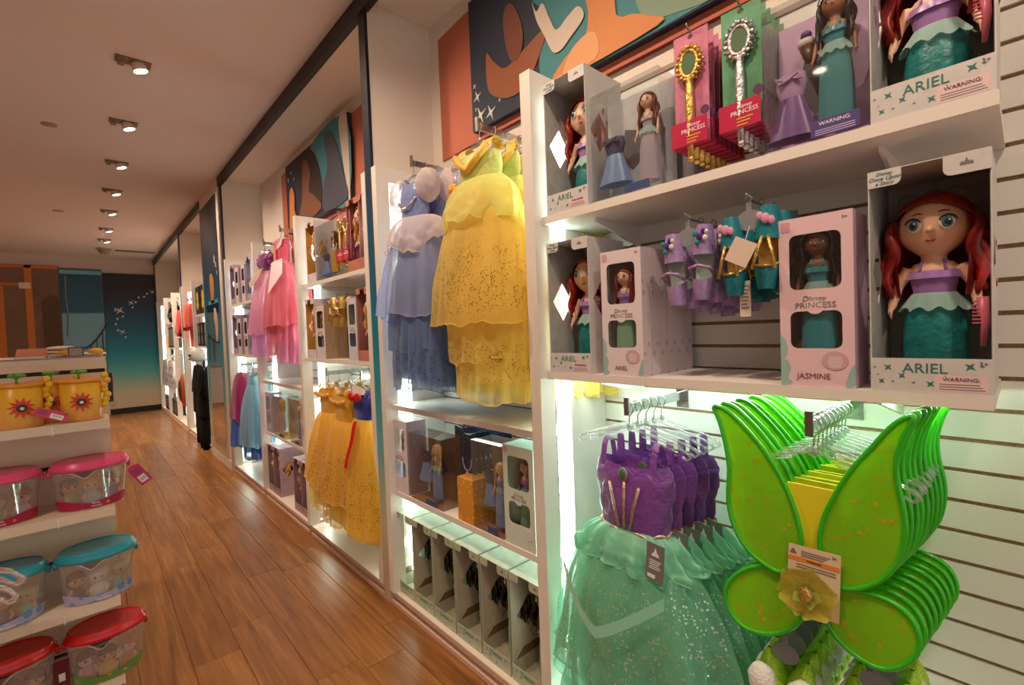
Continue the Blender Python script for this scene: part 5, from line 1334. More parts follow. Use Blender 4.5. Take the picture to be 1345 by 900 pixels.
def shoe_hook(label, group):
    t = thing('shoe_hanger', label, 'shoe hanger', (0, 0, 0), 0, group)
    MB().prism(circ(0, -.052, .030, .026, 18), -.0015, .0015).build('disc', TAGD, t)
    MB().prism([(-.006, -.03), (.006, -.03), (.006, -.008), (-.006, -.008)], -.0015, .0015).build('neck', TAGD, t)
    m = MB(); m.tube([(.002, 0, -.008), (.008, 0, .002), (0, 0, .010), (-.008, 0, .002)], .002, 5); m.build('hook', TAGD, t)
    m = MB()
    for s in (-1, 1): m.tube([(s*.004, 0, -.076), (s*.012, 0, -.12), (s*.030, .004, -.16)], .003, 5)
    m.build('prong', CLEAR, t)
    return t
LAV = mat('shoe lavender', (168, 142, 192), .3, .2, noise=.15, nscale=80); LAVI = mat('shoe inside sage', (166, 190, 180), .5); TEALSH = mat('shoe teal glitter', (24, 128, 142), .4, .1, noise=.4, nscale=300); GOLIN = mat('shoe inside gold', (206, 160, 88), .35, .5)
GV = mat('gem violet', (90, 46, 150), .12, coat=.6); GT = mat('gem turquoise', (30, 150, 160), .12, coat=.6); GPK = mat('gem pink', (224, 160, 190), .15, coat=.6); GPL = mat('gem pearl', (228, 216, 210), .25)
sA = shoe('x', LAV, LAVI, (GV, GT, GPL), None); sB = shoe('x', TEALSH, GOLIN, (GPK, GPK, GPK), None, False, True); hk = shoe_hook('x', None)
peg(.622, 1.785, XS-.005, 0, 'steel peg hook carrying the lavender shoes'); peg(.462, 1.80, XS-.005, 0, 'steel peg hook carrying the teal and gold shoes')
n_ = [0, 0, 0]
for proto, y, z, nm, cnt, kk in ((sA, .622, 1.785, 'lavender party shoe with jewelled toe', 5, 0), (sB, .462, 1.80, 'teal party shoe with gold lining', 3, 1)):
    gname = ('lavender shoes on one hook', 'teal and gold shoes on one hook')[kk]
    for k in range(cnt):
        h_ = hk if n_[2] == 0 else dup(hk); n_[2] += 1
        h_['label'] = 'grey round shoe hanger, %s on the hook of the %s shoes' % (ORD[k], ('lavender', 'teal')[kk]); h_['group'] = 'round shoe hangers'
        x = XS+.012+.062*k
        h_.location = (x, y-.008*k, z+.001-.018*0); h_.rotation_euler = (0, 0, RW+.05*math.sin(k*3))
        for s in (-1, 1):
            o = proto if n_[kk] == 0 else dup(proto); n_[kk] += 1
            o['label'] = '%s, %s one of the %s pair on its hook' % (nm, 'left' if s < 0 else 'right', ORD[k]); o['group'] = gname
            o.location = (x-.004, y-.008*k-s*.036, z-.235-.008*k+(.012 if s > 0 else 0)); o.rotation_euler = (0, .05*s, RW+.10*s)
tg = thing('paper_tag', 'pale paper tag tied across the front teal shoes', 'tag', (XS-.05, .46, 1.665), RW); tb = MB().box(-.028, .028, -.0005, .0005, -.03, .03).build('tag', mat('tag paper', (222, 204, 190), .6), tg); tb.rotation_euler = (0, .5, 0)
m = MB(); m.tube([(.012, 0, .028), (.02, .005, .06)], .0008, 4); m.build('tie', WHT, tg)
tg2 = thing('paper_tag', 'white care tag hanging below the teal shoes', 'tag', (XS+.01, .475, 1.56), RW); tb = MB().box(-.013, .013, -.0005, .0005, -.05, .04).build('tag', mat('tag paper', (222, 204, 190), .6), tg2)
l = MB()
for q in range(7): l.box(-.009, .009-.002*(q % 3), -.0010, -.0006, .025-.009*q, .028-.009*q)
tag(l.build('small_print', INKG, tb), kind='stuff')
# slippers
GLG = mat('slipper glitter green', (168, 214, 50), .35, .2, noise=.45, nscale=420); FUR = mat('pom white', (228, 232, 228), .9, bump=.6, bscale=160)
def slipper(label):
    t = thing('slipper', label, 'slipper', (0, 0, 0), 0, 'green glitter slippers')
    m = MB(); m.grid(lambda u, v: (.040*math.cos(2*PI*u)*math.sin(PI*(.01+.97*v))**.6, .018+(.030 if math.sin(2*PI*u) > 0 else .050)*math.sin(2*PI*u)*math.sin(PI*(.01+.97*v))**.7, -.20*v), 24, 12, True); m.build('shell', GLG, t, True)
    m = MB(); m.ell((0, -.034, -.060), (.034, .028, .044), 14, 10, lambda p: (p[0]+.002*math.sin(p[2]*700), p[1]+.002*math.sin(p[0]*800), p[2])); m.build('pompom', FUR, t, True)
    m = MB(); m.tube([(.034*math.cos(a), -.012-.018*abs(math.sin(a)), -.085+.028*math.sin(a)) for a in [2*PI*i/18 for i in range(18)]], .006, 6, True); m.build('cuff', GLG, t, True)
    return t
sl0 = slipper('x'); nsl = 0
for y, z, cnt, nm in ((.40, .735, 6, 'left'), (.222, .755, 4, 'right')):
    peg(y, z, XS-.01, 0, 'steel peg hook of the %s group of slippers' % nm)
    for k in range(cnt):
        x = XS+.008+.054*k
        h_ = dup(hk, 'grey round hanger, %s in the %s group of slippers' % (ORD[k], nm), (x, y, z+.001), RW); h_['group'] = 'round hangers of the slippers'
        for s in (-1, 1):
            o = sl0 if nsl == 0 else dup(sl0); nsl += 1
            o['label'] = 'green glitter slipper, %s one of the %s pair, %s group' % ('left' if s < 0 else 'right', ORD[k], nm)
            o.location = (x+.002, y-s*.045, z-.065); o.rotation_euler = (0, .12*s, RW+.15*s)

# ================================================================ SECOND BAY: goods under the blue and yellow gowns
CARDT = mat('box inside taupe', (176, 168, 146), .6, noise=.08, nscale=30)
GARD = mat('gown mint', (150, 196, 150), .5)
tb0 = cutbox('x', .180, .447, .27, CARDGR, CARDT, 'TIANA', False, 'open doll boxes in the bottom row'); 
MB().prism([(.02, .069), (.255, .069), (.20, .105), (.06, .105)], -.0868, -.0855, 'x').build('printed_hill', HIDDEN, [c for c in tb0.children if c.name.startswith('side_lining')][0])
dm0 = doll('x', .40, SKIND, HBLK, MINT, GARD, 'toddler', IRISB, 'dark-haired dolls in the bottom row of boxes')
ys = [2.285, 2.098, 1.908, 1.715, 1.522, 1.33]
pos_b = ['leftmost of the bottom row', 'second from left in the bottom row', 'third from left in the bottom row', 'fourth from left in the bottom row', 'fifth from left in the bottom row', 'last of the bottom row beside the front upright']
for k, y in enumerate(ys):
    b_ = tb0 if k == 0 else dup(tb0); b_['label'] = 'green-topped open doll box, '+pos_b[k]; at(b_, y, .0725)
    d_ = dm0 if k == 0 else dup(dm0); d_['label'] = 'dark-haired doll in mint, box '+pos_b[k]; at(d_, y-.01, .0745, XS+.006+.12)
ZB = .6385
at(slimbox('mauve slim doll box at the left end under the blue gowns', .165, .39, .12, CARDW, mat('slim side mauve', (160, 140, 150), .5), mat('box inside dark', (40, 44, 44), .6), ''), 2.29, ZB)
at(doll('golden-haired doll in the mauve slim box, left end', .29, SKINL, HBLO, BLUED, BLUED, 'fashion'), 2.29, ZB+.045, XS+.05)
DBK = mat('blister brown', (150, 112, 92), .5, noise=.2, nscale=14)
bl3 = at(blister('clear box with a golden-haired doll in blue, left under the gowns', .30, .345, .12, DBK), 2.035, ZB)
fb = doll('golden-haired doll in blue gown in the left clear box', .27, SKINL, HBLO, BLUED, BLUED, 'fashion'); at(fb, 1.99, ZB+.03, XS+.05)
ms_ = dup(td_, 'small pale dress beside the golden-haired doll, left clear box'); at(ms_, 2.10, ZB+.10, XS+.06)
bl4 = at(dup(bl3, 'clear box with a golden-haired doll in blue, right beside the orange boxes'), 1.545, ZB); bl4.scale = (.66, 1, 1.12)
fb2 = dup(fb, 'golden-haired doll in blue gown in the right clear box'); at(fb2, 1.50, ZB+.03, XS+.05)
ms2 = dup(td_, 'small dress beside the doll in the right clear box'); at(ms2, 1.585, ZB+.10, XS+.06); ms2.scale = (.7, .7, 1)
sg = slimbox('pale green slim doll box with gown window, right end by the front upright', .175, .40, .11, mat('slim face mint', (206, 220, 208), .5), mat('slim side mint', (170, 206, 184), .5), MATS['box inside dark'], ''); at(sg, 1.345, ZB)
at(dup(d2, 'small doll in mint inside the pale green slim box', scale=(1, 1, 1.02)), 1.345, ZB+.045, XS+.05)
ORB = speck('orange carton', (214, 146, 44), (236, 190, 96), 40, .25, .5)
ob = tag(MB().box(-.058, .058, 0, .028, 0, .20).build('carton', ORB), 'small orange carton, frontmost beside the golden-haired doll', 'box', 'small orange cartons'); at(ob, 1.70, ZB)
for k in range(1, 6): at(dup(ob, 'small orange carton, %s of its row from the aisle' % ORD[k]), 1.70, ZB, XS+.006+.0295*k)
NAVK = speck('navy card', (38, 50, 84), (150, 170, 210), 55, .16, .4)
peg(1.76, 1.015, XS+.06, 0, 'steel peg hook carrying the navy accessory cards')
def acc(label):
    t = thing('accessory_card', label, 'carded accessory', (0, 0, 0), 0, 'navy accessory cards')
    MB().holed((-.06, .06, -.26, .01), circ(0, 0, .009, .006, 8), lambda u, v, q: (u, q*.001, v)).build('card', NAVK, t)
    m = MB(); m.tube([(.035*math.cos(a), -.006, -.10+.06*math.sin(a)) for a in [PI*i/10+PI for i in range(11)]], .004, 6); m.ell((0, -.006, -.17), .010, 8, 6); m.build('necklace', SILVM, t, True)
    MB().box(-.06, .06, -.003, -.0005, -.26, -.21).build('label', CRIM, t)
    return t
ac0 = acc('navy accessory card with silver necklace, frontmost of its hook')
for k in range(9): at(ac0 if k == 0 else dup(ac0, 'navy accessory card, %s on its hook from the aisle' % ORD[k]), 1.76, 1.0085, XS+.075+.028*k)
peg(1.89, 1.02, XS+.12, 0, 'steel peg hook carrying the dark card row left of the navy cards')
for k in range(7): at(dup(ac0, 'navy accessory card in the left row, %s from the aisle' % ORD[k]), 1.90, 1.0135, XS+.145+.026*k)

# ================================================================ THIRD BAYS
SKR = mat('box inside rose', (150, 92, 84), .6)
def put_cut(lb, y, z, out, inn, dl=None, kind=None, w=.175, h=.435, d=.15, nm=''):
    b_ = at(cutbox(lb, w, h, d, out, inn, nm), y, z)
    if dl:
        k_ = dup(dm0 if kind is None else kind, dl); k_['group'] = 'dolls of the far boxes'; at(k_, y, z+.003, XS+.08, .1)
    return b_
GHD = doll('x', .40, SKINL, HBLO, PURPD, PURPD, 'toddler'); GHD['label'] = 'golden-haired doll in purple in the gold-lined upper box'; at(GHD, 3.475, 1.8965, XS+.08)
put_cut('gold-lined open doll box, left end of the shelf over the gold shoes', 3.475, 1.8935, CARDW, GOLDI)
put_cut('gold-lined open doll box beside a slim box, above the golden gowns', 3.55, 1.3435, CARDW, GOLDI, 'golden-haired doll in the gold-lined box above the golden gowns', GHD)
put_cut('rose-sided open doll box, second from right on the upper far shelf', 2.745, 1.8935, CARDR, SKR, 'dark-haired doll in the rose-sided box, upper far shelf', GHD)
put_cut('rose-sided open doll box next to the dark printed post, upper far shelf', 2.6, 1.8935, CARDR, SKR, None, w=.11)
put_cut('rose-sided open doll box above the red and blue bodice gown', 2.655, 1.3435, CARDR, SKR, 'doll in the rose-sided box above the blue bodice gown', GHD)
at(blister('clear box with a brown-haired doll in yellow on the upper far shelf', .33, .375, .12, mat('blister pearl', (186, 180, 178), .5)), 3.21, 1.8935)
at(doll('brown-haired doll in a yellow gown in the clear box, upper far shelf', .28, SKINL, HBRN, GOLDD, GOLDD, 'fashion'), 3.14, 1.93, XS+.05)
at(dup(td_, 'small pale blue dress beside the doll in yellow'), 3.29, 1.93, XS+.05)
for y, nm in ((2.955, 'left'), (2.865, 'right')):
    peg(y, 2.285, XS, 0, 'far steel peg hook with gold wands, %s of two' % nm)
    for k in range(4): dup(w0, 'gold toy wand on the far upper shelf, %s hook, %s from the aisle' % (nm, ORD[k]), (XS+.02+.04*k, y, 2.2785))
TAN = mat('box side tan', (176, 146, 112), .6)
for k in range(5):
    c = at(slimbox('grey slim doll box with two windows above the golden gowns, front of its row', .165, .375, .05, CARDW, TAN, MATS['box inside dark'], '') if k == 0 else dup(c1, 'grey slim doll box above the golden gowns, %s of its row' % ORD[k]), 3.36, 1.3435, XS+.006+.054*k)
    if k == 0: c1 = c
at(dup(fb, 'golden doll in the grey slim box above the golden gowns', scale=(1, .7, 1.05)), 3.36, 1.385, XS+.03)
at(slimbox('pale blue slim doll box leaning beside the rose box, above the blue bodice gown', .13, .39, .10, mat('slim face ice', (206, 210, 222), .5), mat('slim side ice', (170, 170, 186), .5), MATS['box inside dark'], ''), 2.82, 1.3435)
at(dup(fb, 'doll in the pale blue slim box above the blue bodice gown'), 2.82, 1.385, XS+.05)
GSH = shoe('x', GOLDM, GOLIN, (GPK, GPK, GPK), None, True, True); peg(3.05, 1.775, XS-.005, 0, 'steel peg hook carrying the gold shoes')
ng = 0
for k in range(2):
    h_ = dup(hk, 'grey round hanger of the gold shoes, %s on its hook' % ORD[k], (XS+.012+.062*k, 3.05, 1.776), RW); h_['group'] = 'round shoe hangers'
    for s in (-1, 1):
        o = GSH if ng == 0 else dup(GSH); ng += 1
        o['label'] = 'gold party shoe above the golden gowns, %s one of the %s pair' % ('left' if s < 0 else 'right', ORD[k]); o['group'] = 'gold shoes on one hook'
        o.location = (XS+.008+.062*k, 3.05-s*.05, 1.56); o.rotation_euler = (0, .05*s, RW+.1*s); o.scale = (1.15, 1, 1)
pk = tag(MB().box(-.07, .07, 0, .05, 0, .22).build('picture_carton', speck('dark picture carton', (58, 66, 58), (120, 92, 60), 24, .35, .4)), 'dark picture carton below the gold shoes', 'box'); at(pk, 3.10, 1.3435, XS+.12)
# pink gown bay
at(slimbox('lilac slim doll box, left end under the pink gowns', .16, .37, .10, CARDL, mat('slim side lilac', (170, 150, 176), .5), MATS['box inside dark'], ''), 4.77, .6285)
at(blister('clear box with a golden doll and gold card, under the pink gowns', .34, .36, .13, mat('blister gold', (196, 158, 84), .5, noise=.2, nscale=14)), 4.46, .6285)
at(doll('golden-haired doll in lilac in the clear box under the pink gowns', .29, SKINL, HBLO, PURPD, SILV, 'fashion'), 4.50, .665, XS+.05)
at(blister('clear box with a rose doll, second under the pink gowns', .26, .37, .13, mat('blister copper', (150, 104, 90), .5, noise=.2, nscale=14)), 4.03, .6285)
at(dup(fb, 'golden-haired doll in the rose clear box under the pink gowns'), 4.02, .665, XS+.05)
at(slimbox('pink slim doll box, right end under the pink gowns', .13, .39, .10, CARDP, mat('slim side rose', (190, 150, 164), .5), MATS['box inside dark'], ''), 3.80, .6285)
for y, lb in ((4.775, 'mauve open doll box, leftmost on the plinth under the pink gowns'), (4.59, 'mauve open doll box, second on the plinth under the pink gowns'), (4.035, 'mauve open doll box, third on the plinth under the pink gowns'), (3.845, 'mauve open doll box beside the white upright, right end of the pink bay plinth')):
    put_cut(lb, y, .0725, CARDM, mat('box inside mauve', (150, 118, 124), .6), 'golden-haired doll in the '+lb.split(', ')[0]+(', leftmost' if y > 4.7 else (', second' if y > 4.5 else (', third' if y > 4 else ', by the upright'))), GHD, nm='', d=.2)
# bay by the pillar
for z, lv in ((1.8935, 'upper'), (1.3435, 'lower')):
    put_cut('lilac grey open doll box by the pillar, %s shelf, left end' % lv, 5.93, z, CARDL, mat('box inside lilac', (140, 126, 150), .6), None, nm='')
    for k, y in enumerate((5.72, 5.45)):
        for j in range(3):
            if z > 1.8 and k == 0 and j == 0: o = cx = slimbox('x', .15, .38, .06, CARDW, mat('slim side lilac', (170, 150, 176), .5), MATS['box inside dark'], '')
            else: o = dup(cx)
            at(o, y, z, XS+.006+.064*j)
            o['label'] = 'lilac slim doll box, %s shelf by the pillar, %s row, %s from the aisle' % (lv, ('left', 'right')[k], ORD[j]); o['group'] = 'lilac slim boxes by the pillar'
    put_cut('lilac grey open doll box by the pillar, %s shelf, right end' % lv, 5.22, z, CARDL, MATS['box inside lilac'], None, nm='')

# ================================================================ FAR BAYS beyond the pillar
BLKC = mat('black cloth', (9, 9, 10), .9, spec=.2); REDC = cloth('red cloth', (196, 30, 26), transl=.05, rough=.7); ORGC = cloth('orange cloth', (232, 92, 22), transl=.05, rough=.7); GRYC = speck('grey print cloth', (150, 150, 156), (60, 70, 66), 16, .35, .8); YCL = mat('emblem yellow', (222, 186, 40), .5)
DBX = mat('box black', (40, 38, 36), .5)
for k, y in enumerate((8.12, 7.72)):
    t = thing('emblem_box', 'black box with a yellow emblem on the far shelf, %s one' % ('left', 'right')[k], 'box'); MB().box(-.17, .17, 0, .2, 0, .40).build('carton', DBX, t)
    m = MB(); m.prism(circ(0, .25, .065, .075, 10), -.004, -.0005); m.prism(circ(0, .13, .085, .065, 6), -.004, -.0005); m.build('emblem', YCL, t); at(t, y, 1.8935)
for k, y in enumerate((8.17, 7.92, 7.66)):
    t = thing('striped_box', 'dark figure box with two windows on the far shelf, %s from left' % ORD[k], 'box'); MB().box(-.11, .11, 0, .16, 0, .34).build('carton', DBX, t)
    for z in (.19, .04): MB().box(-.06, .06, -.003, -.0005, z, z+.11).build('window', mat('box window grey', (110, 112, 108), .3), t)
    at(t, y, 1.4305)
def costume(label, main, sleeve, L_, group, pants=None, wd=.16):
    t = thing('costume', label, 'costume', (0, 0, 0), 0, group)
    m = MB(); layer(m, -.11, -L_, .10, wd, .05, .09, n=5, amp=.06, p=.5, nu=40, nv=8); m.lathe([(.04, -.085), (.10, -.11)], 16, (0, 0, 0), 1, .5, False); m.build('body', main, t, True)
    for s in (-1, 1):
        m = MB(); m.tube([(s*.10, 0, -.12), (s*.16, 0, -.2), (s*.20, -.02, -.36), (s*.21, -.03, -.50)], [.05, .055, .05, .05], 10); m.build('sleeve', sleeve, t, True)
        if pants:
            m = MB(); m.tube([(s*.06, 0, -L_+.03), (s*.08, 0, -L_-.3), (s*.09, 0, -L_-.55)], [.07, .06, .055], 10); m.build('trouser_leg', pants, t, True)
    return t
arm(8.22, 1.235, 'far steel display arm above the black robes')
rb = costume('x', BLKC, BLKC, .78, None, BLKC, .27)
hang(rb, ['long black robe costume, front of the far rail', 'long black robe costume, second on the far rail'], 8.22, 1.247, [1.20, 1.33], 'black robe costumes', hl='clear hanger, %s on the arm of the black robes', hp=HPR)
arm(7.74, 1.235, 'far steel display arm by the pillar, above the second black robe pair')
r2_ = dup(rb, 'long black robe costume nearest the pillar', (1.17, 7.74, 1.247), RW); hh = dup(HPR, 'clear hanger of the black robe nearest the pillar', (1.17, 7.74, 1.247), RW)
hm = thing('helmet', 'plain white domed helmet with dark visor above the black robes', 'helmet', (1.16, 7.98, 1.27), RW)
m = MB(); m.ell((0, 0, .05), (.125, .14, .15), 20, 14, lambda p: (p[0]*(1+.12*max(0, .05-p[2])*6), p[1], max(p[2], -.08))); m.build('shell', mat('helmet white', (226, 222, 216), .3), hm, True)
m = MB(); m.ell((0, -.115, .05), (.085, .035, .028), 14, 8); m.build('visor', BLACK, hm, True); m = MB(); m.tube([(-.05, -.125, -.02), (0, -.14, -.028), (.05, -.125, -.02)], .010, 6); m.build('vent', BLACK, hm, True)
m = MB(); m.tube([(0, .05, .03), (0, .25, .03), (0, (XB-1.162)/.72, .03)], .012, 6); m.build('wall_bracket', STEEL, hm); hm.scale = (.72, .72, .72)
arm(8.98, 2.17, 'far steel display arm above the red and orange suits')
ro = costume('x', ORGC, REDC, .45, None, None, .17)
hang(ro, ['red and orange suit, front of the far rail', 'red and orange suit, second on the far rail'], 8.98, 2.182, [1.225, 1.34], 'red and orange suits', hl='clear hanger, %s on the arm of the red suits', hp=HPR)
arm(8.66, 2.17, 'far steel display arm right of the orange suits'); dup(ro, 'red jacket suit right of the orange suits', (1.24, 8.66, 2.182), RW, mats={'body': REDC}); dup(HPR, 'clear hanger of the red jacket suit', (1.24, 8.66, 2.182), RW)
arm(9.12, 1.72, 'far steel display arm above the orange trousers', XS+.1); 
op = thing('trousers', 'bright orange trousers hanging below the suits, far bay', 'trousers', (1.33, 9.10, 1.70), RW)
for s in (-1, 1): m = MB(); m.tube([(s*.07, 0, 0), (s*.085, 0, -.15), (s*.09, 0, -.285)], [.08, .07, .065], 10); m.build('trouser_leg', ORGC, op, True)
m = MB(); m.tube([(-.12, 0, .0), (.12, 0, 0)], .03, 8); m.build('waist', ORGC, op, True)
bk_ = [('black rucksack', 9.0, .95), ('grey print rucksack', 8.7, 1.02)]
for nm, y, z in bk_:
    t = thing('rucksack', nm+' on the wall of the far bay, under the orange suits', 'bag', (1.45, y, z), RW)
    m = MB(); m.ell((0, 0, .12), (.13, .08, .17), 16, 10); m.build('body', BLKC if 'black' in nm else GRYC, t, True); m = MB(); m.ell((0, -.07, .06), (.09, .04, .07), 12, 8); m.build('pocket', BLACK, t, True)
    m = MB(); m.tube([(-.04, .02, .26), (0, .06, .34), (.04, .02, .26)], .01, 6); m.tube([(0, .06, .34), (0, .112, .34)], .008, 6); m.build('handle', BLACK, t, True)
    for s in (-1, 1): m = MB(); m.tube([(s*.07, .05, .22), (s*.09, .10, .1), (s*.07, .06, -.02)], .014, 6); m.build('strap', BLACK, t, True)
# last bay
arm(9.85, 2.14, 'far steel display arm above the red cape'); rc = costume('red cape costume beside the dark frame post, far bay', REDC, REDC, .50, None, None, .2); rc.location = (1.24, 9.85, 2.152); rc.rotation_euler = (0, 0, RW); dup(HPR, 'clear hanger of the red cape costume', (1.24, 9.85, 2.152), RW)
for k in range(4):
    t = thing('pouch', 'black hanging pouch on the farthest upper shelf wall, %s from left' % ORD[k], 'bag', (1.30, 11.55-.24*k, 1.884), RW); m = MB(); m.ell((0, 0, .16), (.10, .07, .16), 14, 10); m.build('body', BLKC, t, True); m = MB(); m.tube([(-.05, 0, .29), (0, 0, .38), (.05, 0, .29)], .012, 6); m.build('handle', BLACK, t, True); MB().box(-.04, .04, -.075, -.066, .1, .2).build('badge', SILVM, t)
for k in range(4):
    t = thing('striped_box', 'dark striped figure box on the farthest lower shelf, %s from left' % ORD[k], 'box'); MB().box(-.11, .11, 0, .16, 0, .40).build('carton', DBX, t)
    for q in range(3): MB().box(-.08+.06*q, -.05+.06*q, -.003, -.0005, .04, .36).build('stripe', mat('stripe grey', (140, 142, 140), .4), t)
    at(t, 11.5-.25*k, 1.4005)
yb = tag(MB().box(-.06, .06, 0, .05, 0, .22).build('yellow_carton', mat('yellow card', (222, 176, 40), .5)), 'small yellow carton below the black pouches, left end of the far wall', 'box'); at(yb, 11.64, 1.4005, XS)
for k, y in enumerate((12.2, 11.85, 11.4, 11.0)):
    arm(y, 1.23, 'farthest steel display arm, %s from the end wall' % ORD[k])
    o = costume('x', GRYC, mat('sleeve white', (214, 214, 210), .7) if k % 2 else GRYC, .62, 'grey printed suits in the last bay', None, .17); o['label'] = 'grey printed suit in the last bay, %s from the night-sky wall' % ORD[k]; o.location = (1.24, y, 1.242); o.rotation_euler = (0, 0, RW)
    dup(HPR, 'clear hanger of the %s grey printed suit from the end wall' % ORD[k], (1.24, y, 1.242), RW)
GRN = mat('leaf green', (66, 120, 54), .6)
for k, (y, z) in enumerate(((12.6, 1.62), (12.75, 1.35), (11.9, .45))):
    t = thing('leaf_garland', ('upper leafy green garland by the night-sky wall', 'lower leafy green garland by the night-sky wall', 'green garland low in the last bay')[k], 'garland', (1.40, y, z), RW)
    m = MB(); m.tube([(.1*math.cos(a), 0, .1*math.sin(a)) for a in [2*PI*i/14 for i in range(14)]], .018, 6, True); m.tube([(0, 0, .1), (0, .16, .1)], .008, 6); m.build('ring', GRN, t, True)
    for i in range(14):
        a = 2*PI*i/14; m = MB(); m.ell((.11*math.cos(a), -.03, .11*math.sin(a)), (.045, .012, .03), 8, 5); m.build('leaf', GRN, t, True)
t = thing('shield_bag', 'brown and orange oval bag low beside the last frame post', 'bag', (1.25, 10.05, .55), RW); m = MB(); m.ell((0, 0, .1), (.15, .08, .30), 18, 12); m.build('body', mat('bag rust', (150, 66, 24), .5), t, True); m = MB(); m.ell((0, -.06, .1), (.09, .035, .2), 14, 10); m.build('front_pocket', mat('bag dark', (56, 34, 26), .5), t, True); m = MB(); m.tube([(0, .02, .39), (0, .1, .44), (0, XB-1.252, .44)], .012, 6); m.build('loop', BLACK, t, True)
for k in range(5):
    y = 12.6-.36*k; t = thing('low_carton', 'dark low carton on the last plinth, %s from the end wall' % ORD[k], 'box'); MB().box(-.14, .14, 0, .2, 0, .30).build('carton', DBX, t); MB().box(-.10, .10, -.003, -.0005, .05, .25).build('window', MATS['box window grey'], t); at(t, y, .0725)
rd_ = [(10.35, 'left'), (10.0, 'right')]
for y, s_ in rd_:
    t = thing('red_pouch', 'dark red pouch on the far shelf below the red cape, %s one' % s_, 'bag'); m = MB(); m.box(-.12, .12, 0, .12, 0, .22); m.build('body', mat('pouch red', (120, 20, 24), .6), t); m = MB(); m.tube([(-.05, .06, .22), (0, .06, .28), (.05, .06, .22)], .01, 6); m.build('handle', BLACK, t, True); at(t, y, 1.6005)
# ================================================================ GOODS ON THE GONDOLA
TUB = clear('tub plastic', (246, 246, 246), .45, .06, body=.20, bcol=(226, 214, 206))
TOYS = [mat('toy vinyl peach', (222, 166, 132), .45), mat('toy vinyl white', (226, 222, 220), .45), mat('toy vinyl tan', (180, 122, 86), .45)]
def bucket(label, lid, band, group, txt=None, handle=True, htag=None, w=.235, h=.185, dpt=.17):
    """oval clear tub with a pouring dip in the rim, printed band and stepped lid; stands at origin, front -Y"""
    t = thing('toy_bucket', label, 'bucket', (0, 0, 0), 0, group)
    a_, b_ = w/2, dpt/2; n = 48
    def wall(u, v):
        an = 2*PI*u; k = .86+.14*v; dip = max(0, 1-abs(((an-1.5*PI+.15) % (2*PI))-0)/.30) if ((an-1.5*PI+.15) % (2*PI)) < PI else max(0, 1-(2*PI-((an-1.5*PI+.15) % (2*PI)))/.30)
        z = h*.80*v-(.028*dip*v**3)
        return (a_*.96*k*math.cos(an), b_*.96*k*math.sin(an), z)
    m = MB(); m.grid(wall, 64, 10, True); m.build('tub', TUB, t, True)
    m = MB(); m.tube([wall(i/64, 1) for i in range(64)], .0035, 6, True); m.build('rim', TUB, t, True)
    m = MB(); m.lathe([(0.001, 0), (.84, 0), (.85, .004)], 40, (0, 0, 0.001), a_*.96, b_*.96); m.build('base', TUB, t)
    m = MB(); m.lathe([(1.0, .80*h+.004), (1.02, .80*h+.007), (1.02, .80*h+.018), (.97, .80*h+.022), (.94, .80*h+.034), (.90, .80*h+.038), (.86, .80*h+.034), (.80, .80*h+.033), (.001, .80*h+.036)], 48, (0, 0, 0), a_, b_); m.build('lid', lid, t, True)
    m = MB()
    m.grid(lambda u, v: ((a_*.96*(.865+.05*v)+.0012)*math.cos(PI+PI*u), (b_*.96*(.865+.05*v)+.0012)*math.sin(PI+PI*u), .004+(.030+.008*math.sin(PI*u*3))*v), 40, 4); bd = m.build('printed_band', band, t, True)
    if txt:
        for i, (s, sz) in enumerate(txt): text(s, sz, WHT, bd, (.012, -b_*.885-.0022, .023-.011*i))
    if handle:
        for s in (-1, 1):
            m = MB(); m.ell((s*a_*1.0, 0, h*.78), (.008, .012, .016), 8, 6); m.build('handle_lug', lid, t, True)
    if htag: htag(t)
    return t
def figure(label, body, head, hair, h=.105):
    t = thing('bath_toy', label, 'toy figure', (0, 0, 0), 0, 'small figures in the buckets')
    m = MB(); m.lathe([(.001, 0), (.24*h, .01*h), (.27*h, .12*h), (.20*h, .34*h), (.12*h, .50*h), (.08*h, .54*h)], 16); m.build('body', body, t, True)
    m = MB(); m.ell((0, 0, .74*h), (.24*h, .22*h, .25*h), 16, 12); m.tube([(0, 0, .48*h), (0, 0, .6*h)], .07*h, 8)
    for s in (-1, 1): m.tube([(s*.13*h, 0, .44*h), (s*.24*h, -.06*h, .30*h), (s*.16*h, -.16*h, .22*h)], [.055*h, .05*h, .045*h], 8)
    hd = m.build('head', head, t, True)
    for s in (-1, 1):
        m = MB(); m.ell((s*.09*h, -.20*h, .75*h), (.042*h, .02*h, .05*h), 8, 6); m.build('eye', PUP, hd, True)
    m = MB(); m.ell((0, .03*h, .82*h), (.27*h, .24*h, .22*h), 14, 10); m.ell((.0, .12*h, .62*h), (.24*h, .14*h, .26*h), 12, 8); m.build('hair', hair, t, True)
    return t
PINKL = mat('lid pink', (226, 74, 124), .3, coat=.3); BLUL = mat('lid aqua', (32, 150, 172), .25, coat=.4); REDL = mat('lid red', (196, 18, 26), .25, coat=.4)
BPK = speck('band crimson', (176, 22, 70), (214, 150, 60), 34, .2, .45); BBL = speck('band frost', (176, 170, 206), (90, 150, 196), 30, .4, .45); BGR = speck('band meadow', (110, 150, 66), (206, 190, 120), 34, .22, .45)
MAGT = mat('tag magenta', (196, 40, 112), .4, noise=.2, nscale=60); BAR = mat('barcode white', (236, 232, 230), .5)
